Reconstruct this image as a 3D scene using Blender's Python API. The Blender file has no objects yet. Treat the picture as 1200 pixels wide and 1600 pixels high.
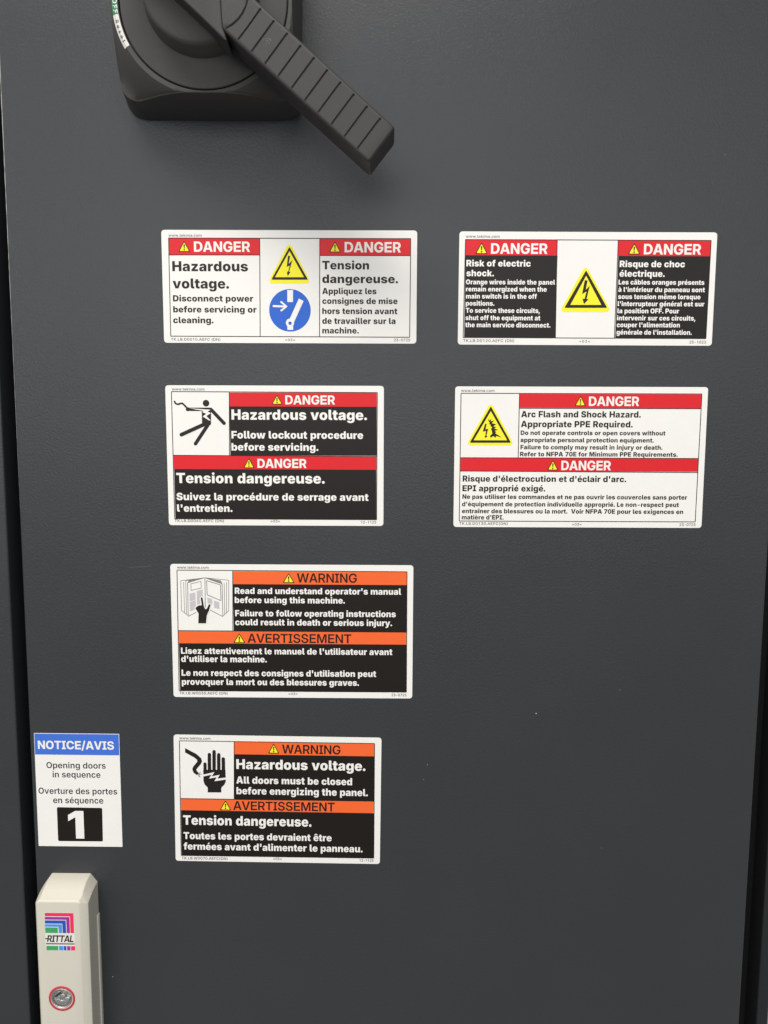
import bpy, bmesh, math, random
from mathutils import Vector, Matrix
from mathutils.geometry import tessellate_polygon, delaunay_2d_cdt

random.seed(4)
scene = bpy.context.scene
COL = scene.collection
MM = 0.001

# ------------------------------------------------------------------ camera
# the door face is the plane y = 0, x to the right, z up; the phone is held 0.48 m in front of it
cd = bpy.data.cameras.new('camera')
cam = bpy.data.objects.new('camera', cd)
COL.objects.link(cam)
cd.sensor_fit = 'VERTICAL'
cd.sensor_height = 36.0
cd.lens = 27.0
cd.clip_start = 0.01
cd.clip_end = 50.0
cam.matrix_world = (Matrix.Translation((0, -0.48, 0)) @ Matrix.Rotation(math.pi / 2, 4, 'X')
                    @ Matrix.Rotation(0.00546753, 4, 'Y') @ Matrix.Rotation(-0.10875977, 4, 'X')
                    @ Matrix.Rotation(0.00616943, 4, 'Z'))
scene.camera = cam

# ------------------------------------------------------------------ world and lamps
world = bpy.data.worlds.new('World')
scene.world = world
world.use_nodes = True
bgn = world.node_tree.nodes['Background']
bgn.inputs[0].default_value = (0.93, 0.97, 1.0, 1)
bgn.inputs[1].default_value = 0.29


def area(name, loc, target, sx, sy, power, color=(1, 1, 1)):
    ld = bpy.data.lights.new(name, 'AREA')
    ld.shape = 'RECTANGLE'
    ld.size, ld.size_y = sx, sy
    ld.energy = power
    ld.color = color
    o = bpy.data.objects.new(name, ld)
    COL.objects.link(o)
    o.location = loc
    d = Vector(target) - Vector(loc)
    o.rotation_euler = d.to_track_quat('-Z', 'Y').to_euler()
    return o


# ceiling light panels above and in front of the cabinet, and the wide bright hall it faces
area('ceiling_lamp', (-0.45, -1.15, 1.9), (-0.4, -0.85, 0), 1.7, 0.6, 48, (1.0, 0.96, 0.90))
area('ceiling_lamp', (-0.7, -2.0, 2.5), (-0.5, -0.9, 0), 2.6, 1.0, 29, (1.0, 0.965, 0.91))
area('hall_lamp', (0.3, -6.0, 1.5), (0.3, 0, 1.5), 12.0, 2.4, 178, (0.97, 0.99, 1.0))
area('hall_lamp', (-2.2, -5.8, 0.75), (-2.2, 0, 0.75), 7.0, 0.75, 58.0, (1.0, 0.96, 0.9))
area('left_fill', (-2.6, -1.0, 1.1), (-0.23, 0, 0.1), 0.5, 1.6, 9.0, (1.0, 0.97, 0.93))  # unseen fill light added at the left to brighten left-facing edges

scene.view_settings.view_transform = 'Standard'
scene.view_settings.look = 'None'
scene.view_settings.exposure = 0.0
scene.view_settings.gamma = 1.0
scene.view_settings.use_curve_mapping = False


# ------------------------------------------------------------------ materials
def mat(name, color, rough=0.5, metal=0.0, spec=0.5, bump=None, var=0.0, var_scale=40.0, rough_var=0.0):
    """Principled material; bump = list of (noise scale per metre, strength, distance in m)"""
    m = bpy.data.materials.new(name)
    m.use_nodes = True
    nt = m.node_tree
    N, L = nt.nodes, nt.links
    b = N['Principled BSDF']
    b.inputs['Base Color'].default_value = (*color, 1)
    b.inputs['Roughness'].default_value = rough
    b.inputs['Metallic'].default_value = metal
    b.inputs['Specular IOR Level'].default_value = spec
    tc = N.new('ShaderNodeTexCoord')
    last = None
    for sc, st, dist in bump or ():
        n = N.new('ShaderNodeTexNoise')
        n.inputs['Scale'].default_value = sc
        n.inputs['Detail'].default_value = 3.0
        L.new(tc.outputs['Object'], n.inputs['Vector'])
        bp = N.new('ShaderNodeBump')
        bp.inputs['Strength'].default_value = st
        bp.inputs['Distance'].default_value = dist
        L.new(n.outputs['Fac'], bp.inputs['Height'])
        if last:
            L.new(last.outputs['Normal'], bp.inputs['Normal'])
        last = bp
    if last:
        L.new(last.outputs['Normal'], b.inputs['Normal'])
    if var or rough_var:
        n = N.new('ShaderNodeTexNoise')
        n.inputs['Scale'].default_value = var_scale
        n.inputs['Detail'].default_value = 5.0
        L.new(tc.outputs['Object'], n.inputs['Vector'])
        if var:
            mx = N.new('ShaderNodeMix')
            mx.data_type = 'RGBA'
            mx.inputs['A'].default_value = (*[c * (1 - var) for c in color], 1)
            mx.inputs['B'].default_value = (*[min(1, c * (1 + var)) for c in color], 1)
            L.new(n.outputs['Fac'], mx.inputs['Factor'])
            L.new(mx.outputs['Result'], b.inputs['Base Color'])
        if rough_var:
            mr = N.new('ShaderNodeMapRange')
            mr.inputs['To Min'].default_value = rough - rough_var
            mr.inputs['To Max'].default_value = rough + rough_var
            L.new(n.outputs['Fac'], mr.inputs['Value'])
            L.new(mr.outputs['Result'], b.inputs['Roughness'])
    return m


def vinyl(name, color, var=0.03):
    return mat(name, color, 0.42, 0, 0.25, [(260, 0.05, 0.0006)], var=var, var_scale=90)


M = {
    'paint': mat('dark_grey_textured_paint', (0.0325, 0.0350, 0.0385), 0.33, 0, 0.35,
                 [(620, 0.27, 0.0005), (1700, 0.42, 0.0003)], var=0.05, var_scale=14, rough_var=0.07),
    'frame': mat('cabinet_frame_paint', (0.014, 0.015, 0.016), 0.5, 0, 0.4, [(700, 0.2, 0.0004)]),
    'rubber': mat('black_door_seal', (0.006, 0.006, 0.006), 0.8, 0, 0.2),
    'trim': mat('pale_edge_trim', (0.5, 0.49, 0.46), 0.5),
    'plastic': mat('black_moulded_plastic', (0.050, 0.0475, 0.0445), 0.6, 0, 0.35, [(1600, 0.25, 0.0003)], var=0.06, var_scale=60),
    'grip': mat('charcoal_grip_plastic', (0.030, 0.0285, 0.027), 0.5, 0, 0.38, [(2200, 0.3, 0.0003)], var=0.08, var_scale=90),
    'cream': mat('cream_plastic', (0.59, 0.56, 0.475), 0.42, 0, 0.5, [(500, 0.05, 0.0004)], var=0.02, var_scale=30),
    'cream_pale': mat('pale_print_ground', (0.72, 0.70, 0.65), 0.42),
    'steel': mat('worn_zinc', (0.48, 0.48, 0.47), 0.48, 0.9, 0.5, [(900, 0.5, 0.0006)], var=0.25, var_scale=500),
    'slot': mat('dark_key_slot', (0.02, 0.02, 0.02), 0.6),
    'chip_and_highlight': mat('paint_chip_and_edge_highlight', (0.35, 0.34, 0.33), 0.6),  # bare chips, and the painted highlight along the door edge
    'scuff': mat('scuffed_paint', (0.11, 0.112, 0.115), 0.5),
    'rubbed': mat('rubbed_grey_plastic', (0.11, 0.107, 0.10), 0.6),
    'white': vinyl('white_vinyl', (0.78, 0.76, 0.725)),
    'black': vinyl('black_print', (0.009, 0.0065, 0.005)),
    'ink': vinyl('black_ink', (0.013, 0.010, 0.009)),
    'text_grey': vinyl('charcoal_ink', (0.03, 0.03, 0.034)),
    'grey_ink': vinyl('thin_grey_ink', (0.05, 0.047, 0.045)),
    'grey_shadow': vinyl('grey_print', (0.22, 0.21, 0.20)),
    'lilac': vinyl('lilac_grey_print', (0.50, 0.47, 0.50)),
    'red': vinyl('signal_red_print', (0.63, 0.012, 0.019)),
    'orange': vinyl('signal_orange_print', (0.80, 0.125, 0.028)),
    'yellow': vinyl('signal_yellow_print', (0.85, 0.75, 0.025)),
    'blue': vinyl('signal_blue_print', (0.02, 0.11, 0.52)),
    'notice_blue': vinyl('notice_blue_print', (0.05, 0.15, 0.58)),
    'green': vinyl('green_print', (0.05, 0.22, 0.11)),
    'logo_red': vinyl('logo_red', (0.78, 0.03, 0.10)),
    'logo_purple': vinyl('logo_purple', (0.30, 0.03, 0.30)),
    'logo_blue': vinyl('logo_blue', (0.025, 0.075, 0.42)),
    'logo_sky': vinyl('logo_light_blue', (0.06, 0.28, 0.72)),
    'logo_green': vinyl('logo_green', (0.05, 0.33, 0.12)),
    'ring_red': mat('red_plastic', (0.50, 0.03, 0.06), 0.4),
}


# ------------------------------------------------------------------ mesh helpers (all lengths in mm; x right, v up, h out of the door)
class Mesh:
    def __init__(self):
        self.v, self.f, self.m, self.slots = [], [], [], []

    def slot(self, key):
        if key not in self.slots:
            self.slots.append(key)
        return self.slots.index(key)

    def face(self, key, pts):
        n = len(self.v)
        self.v += pts
        self.f.append(tuple(range(n, n + len(pts))))
        self.m.append(self.slot(key))

    def grid(self, key, rows, closed=False):
        """rows of (x, v, h) points, all the same length"""
        n = len(self.v)
        k = len(rows[0])
        for r in rows:
            self.v += r
        s = self.slot(key)
        for i in range(len(rows) - 1):
            for j in range(k if closed else k - 1):
                a, b = n + i * k + j, n + i * k + (j + 1) % k
                self.f.append((a, b, b + k, a + k))
                self.m.append(s)
        return n

    def cap(self, key, start, k, flip=False):
        idx = tuple(range(start, start + k))
        self.f.append(idx[::-1] if flip else idx)
        self.m.append(self.slot(key))

    def flat(self, key, loops, h):
        """filled flat shape at height h; first loop is the outline, the others holes"""
        loops = [[Vector((p[0], p[1], 0)) for p in l] for l in loops]
        tri = tessellate_polygon(loops)
        pts = [p for l in loops for p in l]
        n = len(self.v)
        self.v += [(p.x, p.y, h) for p in pts]
        s = self.slot(key)
        for t in tri:
            a, b, c = (pts[i] for i in t)
            ar = (b - a).cross(c - a).z
            if abs(ar) < 1e-9:
                continue
            t = t if ar > 0 else t[::-1]
            self.f.append(tuple(n + i for i in t))
            self.m.append(s)

    def prism(self, key, loop, h0, h1, bevel=0.0, steps=3):
        """extruded outline (counter-clockwise) with rounded front edges"""
        rows = [[(x, y, h0) for x, y in loop]]
        if bevel:
            for i in range(steps + 1):
                a = i / steps * math.pi / 2
                q = inset(loop, bevel * (1 - math.cos(a)))
                rows.append([(x, y, h1 - bevel + bevel * math.sin(a)) for x, y in q])
        else:
            rows.append([(x, y, h1) for x, y in loop])
        self.grid(key, rows, True)
        self.flat(key, [[(x, y) for x, y, _ in rows[-1]]], h1)

    def build(self, name, parent=None, smooth=False, label=None, loc=(0, 0, 0)):
        me = bpy.data.meshes.new(name)
        me.from_pydata([(x * MM, -h * MM, y * MM) for x, y, h in self.v], [], self.f)
        for k in self.slots:
            me.materials.append(M[k])
        me.polygons.foreach_set('material_index', self.m)
        bm = bmesh.new()
        bm.from_mesh(me)
        bmesh.ops.remove_doubles(bm, verts=bm.verts, dist=2e-6)
        bm.to_mesh(me)
        bm.free()
        if smooth:
            me.polygons.foreach_set('use_smooth', [True] * len(me.polygons))
            me.set_sharp_from_angle(angle=math.radians(smooth))
        me.update()
        o = bpy.data.objects.new(name, me)
        COL.objects.link(o)
        o.parent = parent
        o.location = (loc[0] * MM, -loc[2] * MM, loc[1] * MM)
        if label:
            o['label'] = label
        return o


def thing(name, label, cat, x=0, v=0, h=0, rot=0, group=None):
    o = bpy.data.objects.new(name, None)
    o.empty_display_size = 0.02
    COL.objects.link(o)
    o.location = (x * MM, -h * MM, v * MM)
    o.rotation_euler = (0, -math.radians(rot), 0)
    o['label'] = label
    o['category'] = cat
    if group:
        o['group'] = group
    return o


def area2(l):
    return sum(l[i - 1][0] * l[i][1] - l[i][0] * l[i - 1][1] for i in range(len(l)))


def inset(loop, d):
    """shrinks a counter-clockwise outline by d"""
    out, n = [], len(loop)
    for i in range(n):
        p, a, b = Vector(loop[i]), Vector(loop[i - 1]), Vector(loop[(i + 1) % n])
        e, f = (p - a).normalized(), (b - p).normalized()
        n1, n2 = Vector((-e.y, e.x)), Vector((-f.y, f.x))
        m = n1 + n2
        m = m / max(0.25, m.length_squared) * 2
        out.append((p.x + m.x * d, p.y + m.y * d))
    return out


def rounded(pts, r, n=5):
    """rounds the corners of an outline"""
    if r <= 0:
        return [tuple(p) for p in pts]
    out = []
    for i in range(len(pts)):
        p, a, b = Vector(pts[i]), Vector(pts[i - 1]), Vector(pts[(i + 1) % len(pts)])
        u, w = (a - p), (b - p)
        half = u.angle(w) / 2
        t = min(r / math.tan(half), u.length * 0.49, w.length * 0.49)
        s, e = p + u.normalized() * t, p + w.normalized() * t
        for k in range(n + 1):
            q = k / n
            c = s * (1 - q) ** 2 + p * 2 * q * (1 - q) + e * q * q
            out.append((c.x, c.y))
    return out


def box_loop(x0, y0, x1, y1, r=0, n=6):
    return rounded([(x0, y0), (x1, y0), (x1, y1), (x0, y1)], r, n)


def circle(x, y, r, n=48):
    return [(x + r * math.cos(2 * math.pi * i / n), y + r * math.sin(2 * math.pi * i / n)) for i in range(n)]


def ccw(l):
    return l if area2(l) > 0 else l[::-1]


def stroke_loop(pts, w, caps=True):
    """outline of a bent line of width w with round ends"""
    P = [Vector(p) for p in pts]
    n = len(P)
    left, right = [], []
    for i in range(n):
        e = (P[min(i + 1, n - 1)] - P[max(i - 1, 0)]).normalized() if 0 < i < n - 1 else \
            ((P[1] - P[0]) if i == 0 else (P[-1] - P[-2])).normalized()
        m = Vector((-e.y, e.x))
        left.append(P[i] + m * w / 2)
        right.append(P[i] - m * w / 2)

    def arc(c, a, b):
        if not caps:
            return []
        a0 = math.atan2((a - c).y, (a - c).x)
        return [c + Vector((math.cos(a0 - math.pi * k / 8), math.sin(a0 - math.pi * k / 8))) * w / 2 for k in range(1, 8)]
    l = left + arc(P[-1], left[-1], right[-1]) + right[::-1] + arc(P[0], right[0], left[0])
    return ccw([(q.x, q.y) for q in l])


# ------------------------------------------------------------------ lettering
# glyph outlines: advance, then per contour x, y, on-curve flag (1000 units = one em)
GLYPHS = {
    'B': {
        '/': [387, [384, 780, 1, 144, -112, 1, 3, -112, 1, 243, 780, 1]],
        'A': [753, [8, 0, 1, 264, 745, 1, 486, 745, 1, 745, 0, 1, 557, 0, 1, 449, 341, 1, 425, 418, 0, 379, 583, 0, 353, 680, 1, 397, 680, 1, 372, 583, 0, 325,
            418, 0, 302, 341, 1, 192, 0, 1], [178, 154, 1, 178, 286, 1, 575, 286, 1, 575, 154, 1]],
        'C': [748, [386, -12, 1, 285, -12, 0, 124, 80, 0, 32, 252, 0, 32, 372, 1, 32, 493, 0, 124, 665, 0, 285, 757, 0, 386, 757, 1, 453, 757, 0, 567, 718, 0, 654,
            645, 0, 710, 543, 0, 718, 479, 1, 547, 479, 1, 542, 510, 0, 514, 558, 0, 473, 591, 0, 421, 608, 0, 389, 608, 1, 331, 608, 0, 247, 551, 0, 202, 446, 0,
            202, 372, 1, 202, 298, 0, 247, 193, 0, 331, 137, 0, 389, 137, 1, 421, 137, 0, 473, 154, 0, 514, 187, 0, 542, 235, 0, 548, 265, 1, 718, 265, 1, 710,
            205, 0, 656, 103, 0, 569, 29, 0, 455, -12, 0]],
        'D': [725, [324, 0, 1, 128, 0, 1, 128, 142, 1, 316, 142, 1, 386, 142, 0, 478, 193, 0, 524, 296, 0, 524, 373, 1, 524, 450, 0, 478, 552, 0, 385, 603, 0, 315,
            603, 1, 125, 603, 1, 125, 745, 1, 325, 745, 1, 438, 745, 0, 603, 654, 0, 693, 487, 0, 693, 373, 1, 693, 258, 0, 604, 91, 0, 439, 0, 0], [222, 745, 1,
            222, 0, 1, 54, 0, 1, 54, 745, 1]],
        'E': [628, [54, 0, 1, 54, 745, 1, 592, 745, 1, 592, 602, 1, 222, 602, 1, 222, 445, 1, 564, 445, 1, 564, 306, 1, 222, 306, 1, 222, 143, 1, 592, 143, 1, 592,
            0, 1]],
        'F': [602, [54, 0, 1, 54, 745, 1, 577, 745, 1, 577, 602, 1, 222, 602, 1, 222, 427, 1, 551, 427, 1, 551, 289, 1, 222, 289, 1, 222, 0, 1]],
        'G': [758, [389, -12, 1, 282, -12, 0, 121, 83, 0, 32, 256, 0, 32, 372, 1, 32, 493, 0, 125, 665, 0, 286, 757, 0, 386, 757, 1, 451, 757, 0, 564, 719, 0, 653,
            649, 0, 708, 554, 0, 715, 495, 1, 544, 495, 1, 538, 521, 0, 512, 563, 0, 473, 593, 0, 422, 608, 0, 391, 608, 1, 332, 608, 0, 247, 552, 0, 202, 446, 0,
            202, 372, 1, 202, 299, 0, 248, 193, 0, 333, 137, 0, 393, 137, 1, 443, 137, 0, 516, 172, 0, 556, 237, 0, 556, 280, 1, 593, 276, 1, 402, 276, 1, 402,
            402, 1, 721, 402, 1, 721, 304, 1, 721, 209, 0, 636, 67, 0, 486, -12, 0]],
        'I': [433, [31, 0, 1, 31, 136, 1, 132, 136, 1, 132, 609, 1, 31, 609, 1, 31, 745, 1, 402, 745, 1, 402, 609, 1, 301, 609, 1, 301, 136, 1, 402, 136, 1, 402,
            0, 1]],
        'L': [576, [54, 0, 1, 54, 745, 1, 222, 745, 1, 222, 143, 1, 552, 143, 1, 552, 0, 1]],
        'N': [755, [54, 0, 1, 54, 745, 1, 232, 745, 1, 454, 390, 1, 467, 369, 0, 502, 306, 0, 541, 233, 0, 558, 196, 1, 539, 161, 1, 537, 198, 0, 533, 292, 0, 531,
            379, 0, 531, 406, 1, 531, 745, 1, 701, 745, 1, 701, 0, 1, 522, 0, 1, 320, 324, 1, 304, 350, 0, 262, 422, 0, 213, 512, 0, 186, 564, 1, 214, 576, 1,
            218, 522, 0, 222, 424, 0, 223, 347, 0, 223, 324, 1, 223, 0, 1]],
        'O': [771, [385, -12, 1, 285, -12, 0, 125, 80, 0, 32, 252, 0, 32, 372, 1, 32, 493, 0, 125, 665, 0, 285, 757, 0, 385, 757, 1, 486, 757, 0, 646, 665, 0, 739,
            493, 0, 739, 372, 1, 739, 252, 0, 646, 80, 0, 486, -12, 0], [385, 137, 1, 441, 137, 0, 523, 192, 0, 568, 297, 0, 568, 372, 1, 568, 447, 0, 523, 553,
            0, 441, 608, 0, 385, 608, 1, 330, 608, 0, 248, 553, 0, 202, 447, 0, 202, 372, 1, 202, 297, 0, 248, 192, 0, 330, 137, 0]],
        'R': [672, [54, 0, 1, 54, 745, 1, 356, 745, 1, 441, 745, 0, 565, 684, 0, 632, 573, 0, 632, 497, 1, 632, 422, 0, 562, 313, 0, 435, 254, 0, 347, 254, 1, 155,
            254, 1, 155, 388, 1, 340, 388, 1, 379, 388, 0, 435, 415, 0, 465, 463, 0, 465, 497, 1, 465, 531, 0, 435, 579, 0, 379, 606, 0, 340, 606, 1, 222, 606, 1,
            222, 0, 1], [471, 0, 1, 300, 338, 1, 477, 338, 1, 652, 0, 1]],
        'S': [677, [342, -12, 1, 246, -12, 0, 109, 48, 0, 36, 162, 0, 35, 244, 1, 197, 244, 1, 199, 207, 0, 235, 154, 0, 299, 126, 0, 343, 126, 1, 383, 126, 0,
            441, 148, 0, 474, 187, 0, 474, 213, 1, 474, 235, 0, 447, 268, 0, 390, 293, 0, 345, 302, 1, 267, 319, 1, 160, 342, 0, 51, 446, 0, 51, 527, 1, 51, 596,
            0, 124, 699, 0, 254, 757, 0, 339, 757, 1, 426, 757, 0, 553, 698, 0, 624, 591, 0, 626, 517, 1, 468, 517, 1, 464, 565, 0, 396, 619, 0, 340, 619, 1, 305,
            619, 0, 251, 598, 0, 221, 560, 0, 221, 536, 1, 221, 514, 0, 247, 482, 0, 301, 459, 0, 342, 451, 1, 410, 436, 1, 469, 424, 0, 556, 386, 0, 613, 334, 0,
            642, 265, 0, 642, 222, 1, 642, 149, 0, 570, 44, 0, 436, -12, 0]],
        'T': [664, [25, 602, 1, 25, 745, 1, 639, 745, 1, 639, 602, 1, 416, 602, 1, 416, 0, 1, 248, 0, 1, 248, 602, 1]],
        'V': [745, [266, 0, 1, 8, 745, 1, 193, 745, 1, 304, 404, 1, 327, 329, 0, 375, 161, 0, 401, 66, 1, 354, 66, 1, 380, 161, 0, 425, 329, 0, 447, 404, 1, 554,
            745, 1, 737, 745, 1, 485, 0, 1]],
    },
    'K': {
        ' ': [275],
        "'": [357, [108, 422, 1, 90, 745, 1, 267, 745, 1, 249, 422, 1]],
        ',': [275, [13, -201, 1, 54, 122, 1, 237, 122, 1, 140, -201, 1]],
        '-': [660, [504, 368, 1, 504, 222, 1, 156, 222, 1, 156, 368, 1]],
        '.': [275, [138, -11, 1, 95, -11, 0, 37, 46, 0, 37, 88, 1, 37, 131, 0, 95, 188, 0, 138, 188, 1, 180, 188, 0, 238, 131, 0, 238, 88, 1, 238, 46, 0, 180, -11,
            0]],
        '0': [660, [330, -10, 1, 228, -10, 0, 94, 81, 0, 27, 252, 0, 27, 372, 1, 27, 492, 0, 94, 664, 0, 228, 755, 0, 330, 755, 1, 432, 755, 0, 567, 664, 0, 634,
            492, 0, 634, 372, 1, 634, 252, 0, 567, 81, 0, 433, -10, 0], [330, 147, 1, 369, 147, 0, 418, 195, 0, 441, 295, 0, 441, 372, 1, 441, 450, 0, 418, 550,
            0, 369, 599, 0, 330, 599, 1, 291, 599, 0, 242, 550, 0, 219, 450, 0, 219, 372, 1, 219, 295, 0, 242, 195, 0, 291, 147, 0]],
        '1': [660, [458, 745, 1, 458, 0, 1, 264, 0, 1, 264, 575, 1, 260, 575, 1, 95, 466, 1, 95, 632, 1, 266, 745, 1]],
        '7': [660, [107, 0, 1, 402, 584, 1, 402, 587, 1, 56, 587, 1, 56, 745, 1, 604, 745, 1, 604, 588, 1, 307, 0, 1]],
        'A': [799, [18, 0, 1, 264, 745, 1, 528, 745, 1, 781, 0, 1, 560, 0, 1, 469, 300, 1, 442, 390, 0, 394, 583, 0, 371, 682, 1, 417, 682, 1, 395, 583, 0, 350,
            390, 0, 324, 300, 1, 235, 0, 1], [196, 143, 1, 196, 291, 1, 604, 291, 1, 604, 143, 1]],
        'D': [737, [333, 0, 1, 131, 0, 1, 131, 166, 1, 325, 166, 1, 384, 166, 0, 465, 205, 0, 507, 296, 0, 507, 372, 1, 507, 449, 0, 464, 540, 0, 381, 579, 0, 320,
            579, 1, 128, 579, 1, 128, 745, 1, 331, 745, 1, 445, 745, 0, 612, 655, 0, 703, 488, 0, 703, 372, 1, 703, 257, 0, 613, 90, 0, 447, 0, 0], [245, 745, 1,
            245, 0, 1, 49, 0, 1, 49, 745, 1]],
        'E': [630, [49, 0, 1, 49, 745, 1, 589, 745, 1, 589, 585, 1, 245, 585, 1, 245, 454, 1, 561, 454, 1, 561, 298, 1, 245, 298, 1, 245, 160, 1, 588, 160, 1, 588,
            0, 1]],
        'F': [602, [49, 0, 1, 49, 745, 1, 575, 745, 1, 575, 585, 1, 245, 585, 1, 245, 418, 1, 546, 418, 1, 546, 263, 1, 245, 263, 1, 245, 0, 1]],
        'H': [762, [49, 0, 1, 49, 745, 1, 245, 745, 1, 245, 460, 1, 517, 460, 1, 517, 745, 1, 713, 745, 1, 713, 0, 1, 517, 0, 1, 517, 300, 1, 245, 300, 1, 245, 0,
            1]],
        'I': [498, [29, 0, 1, 29, 157, 1, 151, 157, 1, 151, 588, 1, 29, 588, 1, 29, 745, 1, 468, 745, 1, 468, 588, 1, 347, 588, 1, 347, 157, 1, 468, 157, 1, 468,
            0, 1]],
        'L': [581, [49, 0, 1, 49, 745, 1, 245, 745, 1, 245, 160, 1, 553, 160, 1, 553, 0, 1]],
        'M': [968, [49, 0, 1, 49, 745, 1, 353, 745, 1, 428, 495, 1, 437, 466, 0, 459, 373, 0, 481, 267, 0, 499, 170, 0, 504, 136, 1, 465, 136, 1, 470, 170, 0, 488,
            267, 0, 510, 373, 0, 532, 466, 0, 540, 495, 1, 614, 745, 1, 919, 745, 1, 919, 0, 1, 723, 0, 1, 723, 298, 1, 723, 323, 0, 725, 405, 0, 728, 502, 0,
            730, 601, 0, 730, 643, 1, 744, 643, 1, 735, 598, 0, 711, 498, 0, 687, 404, 0, 665, 324, 0, 658, 298, 1, 565, 0, 1, 403, 0, 1, 310, 298, 1, 302, 324,
            0, 279, 404, 0, 254, 498, 0, 231, 597, 0, 220, 643, 1, 237, 643, 1, 237, 601, 0, 240, 503, 0, 243, 405, 0, 245, 323, 0, 245, 298, 1, 245, 0, 1]],
        'N': [780, [49, 0, 1, 49, 745, 1, 260, 745, 1, 447, 439, 1, 467, 406, 0, 506, 334, 0, 544, 248, 0, 563, 194, 1, 544, 182, 1, 542, 222, 0, 535, 326, 0, 531,
            425, 0, 531, 458, 1, 531, 745, 1, 730, 745, 1, 730, 0, 1, 520, 0, 1, 346, 283, 1, 321, 324, 0, 279, 402, 0, 236, 492, 0, 210, 549, 1, 235, 552, 1,
            239, 500, 0, 245, 397, 0, 249, 311, 0, 249, 283, 1, 249, 0, 1]],
        'O': [787, [393, -10, 1, 292, -10, 0, 129, 78, 0, 34, 249, 0, 34, 372, 1, 34, 496, 0, 129, 667, 0, 292, 755, 0, 393, 755, 1, 495, 755, 0, 658, 667, 0, 753,
            496, 0, 753, 372, 1, 753, 249, 0, 658, 78, 0, 495, -10, 0], [393, 160, 1, 445, 160, 0, 516, 209, 0, 553, 304, 0, 553, 372, 1, 553, 441, 0, 516, 536,
            0, 445, 585, 0, 393, 585, 1, 342, 585, 0, 271, 536, 0, 234, 441, 0, 234, 372, 1, 234, 304, 0, 271, 209, 0, 342, 160, 0]],
        'P': [669, [49, 0, 1, 49, 745, 1, 365, 745, 1, 449, 745, 0, 574, 680, 0, 643, 563, 0, 643, 484, 1, 643, 405, 0, 573, 289, 0, 445, 226, 0, 360, 226, 1, 167,
            226, 1, 167, 380, 1, 327, 380, 1, 363, 380, 0, 415, 406, 0, 442, 452, 0, 442, 484, 1, 442, 516, 0, 415, 562, 0, 363, 587, 0, 326, 587, 1, 245, 587, 1,
            245, 0, 1]],
        'R': [682, [49, 0, 1, 49, 745, 1, 365, 745, 1, 449, 745, 0, 574, 684, 0, 643, 571, 0, 643, 492, 1, 643, 414, 0, 572, 304, 0, 444, 246, 0, 357, 246, 1, 167,
            246, 1, 167, 399, 1, 327, 399, 1, 363, 399, 0, 415, 419, 0, 442, 460, 0, 442, 492, 1, 442, 524, 0, 415, 566, 0, 363, 587, 0, 327, 587, 1, 245, 587, 1,
            245, 0, 1], [456, 0, 1, 278, 341, 1, 485, 341, 1, 667, 0, 1]],
        'S': [684, [349, -10, 1, 252, -10, 0, 110, 48, 0, 32, 166, 0, 31, 255, 1, 217, 255, 1, 219, 221, 0, 251, 174, 0, 309, 150, 0, 348, 150, 1, 382, 150, 0,
            429, 167, 0, 455, 198, 0, 455, 218, 1, 455, 237, 0, 431, 264, 0, 380, 285, 0, 338, 294, 1, 262, 310, 1, 162, 332, 0, 49, 435, 0, 49, 520, 1, 49, 591,
            0, 126, 696, 0, 260, 755, 0, 348, 755, 1, 438, 755, 0, 568, 696, 0, 640, 587, 0, 641, 514, 1, 455, 514, 1, 452, 553, 0, 398, 596, 0, 349, 596, 1, 317,
            596, 0, 273, 580, 0, 251, 551, 0, 251, 533, 1, 251, 514, 0, 274, 486, 0, 321, 466, 0, 357, 459, 1, 419, 446, 1, 479, 433, 0, 567, 392, 0, 625, 336, 0,
            652, 265, 0, 652, 221, 1, 652, 148, 0, 580, 44, 0, 445, -10, 0]],
        'T': [693, [27, 585, 1, 27, 745, 1, 666, 745, 1, 666, 585, 1, 444, 585, 1, 444, 0, 1, 249, 0, 1, 249, 585, 1]],
        'V': [796, [270, 0, 1, 18, 745, 1, 238, 745, 1, 330, 445, 1, 356, 355, 0, 404, 167, 0, 427, 68, 1, 381, 68, 1, 403, 167, 0, 447, 355, 0, 473, 445, 1, 561,
            745, 1, 778, 745, 1, 534, 0, 1]],
        'a': [605, [208, -9, 1, 155, -9, 0, 73, 26, 0, 26, 98, 0, 26, 153, 1, 26, 198, 0, 58, 262, 0, 114, 303, 0, 189, 325, 0, 232, 328, 1, 279, 331, 0, 336, 341,
            0, 361, 360, 0, 361, 376, 1, 361, 378, 1, 361, 394, 0, 345, 415, 0, 316, 426, 0, 295, 426, 1, 275, 426, 0, 242, 414, 0, 222, 391, 0, 218, 374, 1, 44,
            389, 1, 51, 439, 0, 114, 516, 0, 222, 560, 0, 299, 560, 1, 357, 560, 0, 451, 534, 0, 518, 485, 0, 554, 417, 0, 554, 376, 1, 554, 0, 1, 371, 0, 1, 371,
            78, 1, 368, 78, 1, 351, 47, 0, 305, 9, 0, 245, -9, 0], [270, 114, 1, 295, 114, 0, 337, 134, 0, 363, 170, 0, 363, 196, 1, 363, 243, 1, 356, 240, 0,
            337, 234, 0, 315, 229, 0, 291, 225, 0, 279, 223, 1, 255, 219, 0, 224, 203, 0, 208, 179, 0, 208, 163, 1, 208, 147, 0, 224, 125, 0, 252, 114, 0]],
        'b': [653, [400, -8, 1, 361, -8, 0, 300, 17, 0, 258, 61, 0, 246, 89, 1, 242, 89, 1, 242, 0, 1, 51, 0, 1, 51, 745, 1, 244, 745, 1, 244, 461, 1, 247, 461, 1,
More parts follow.
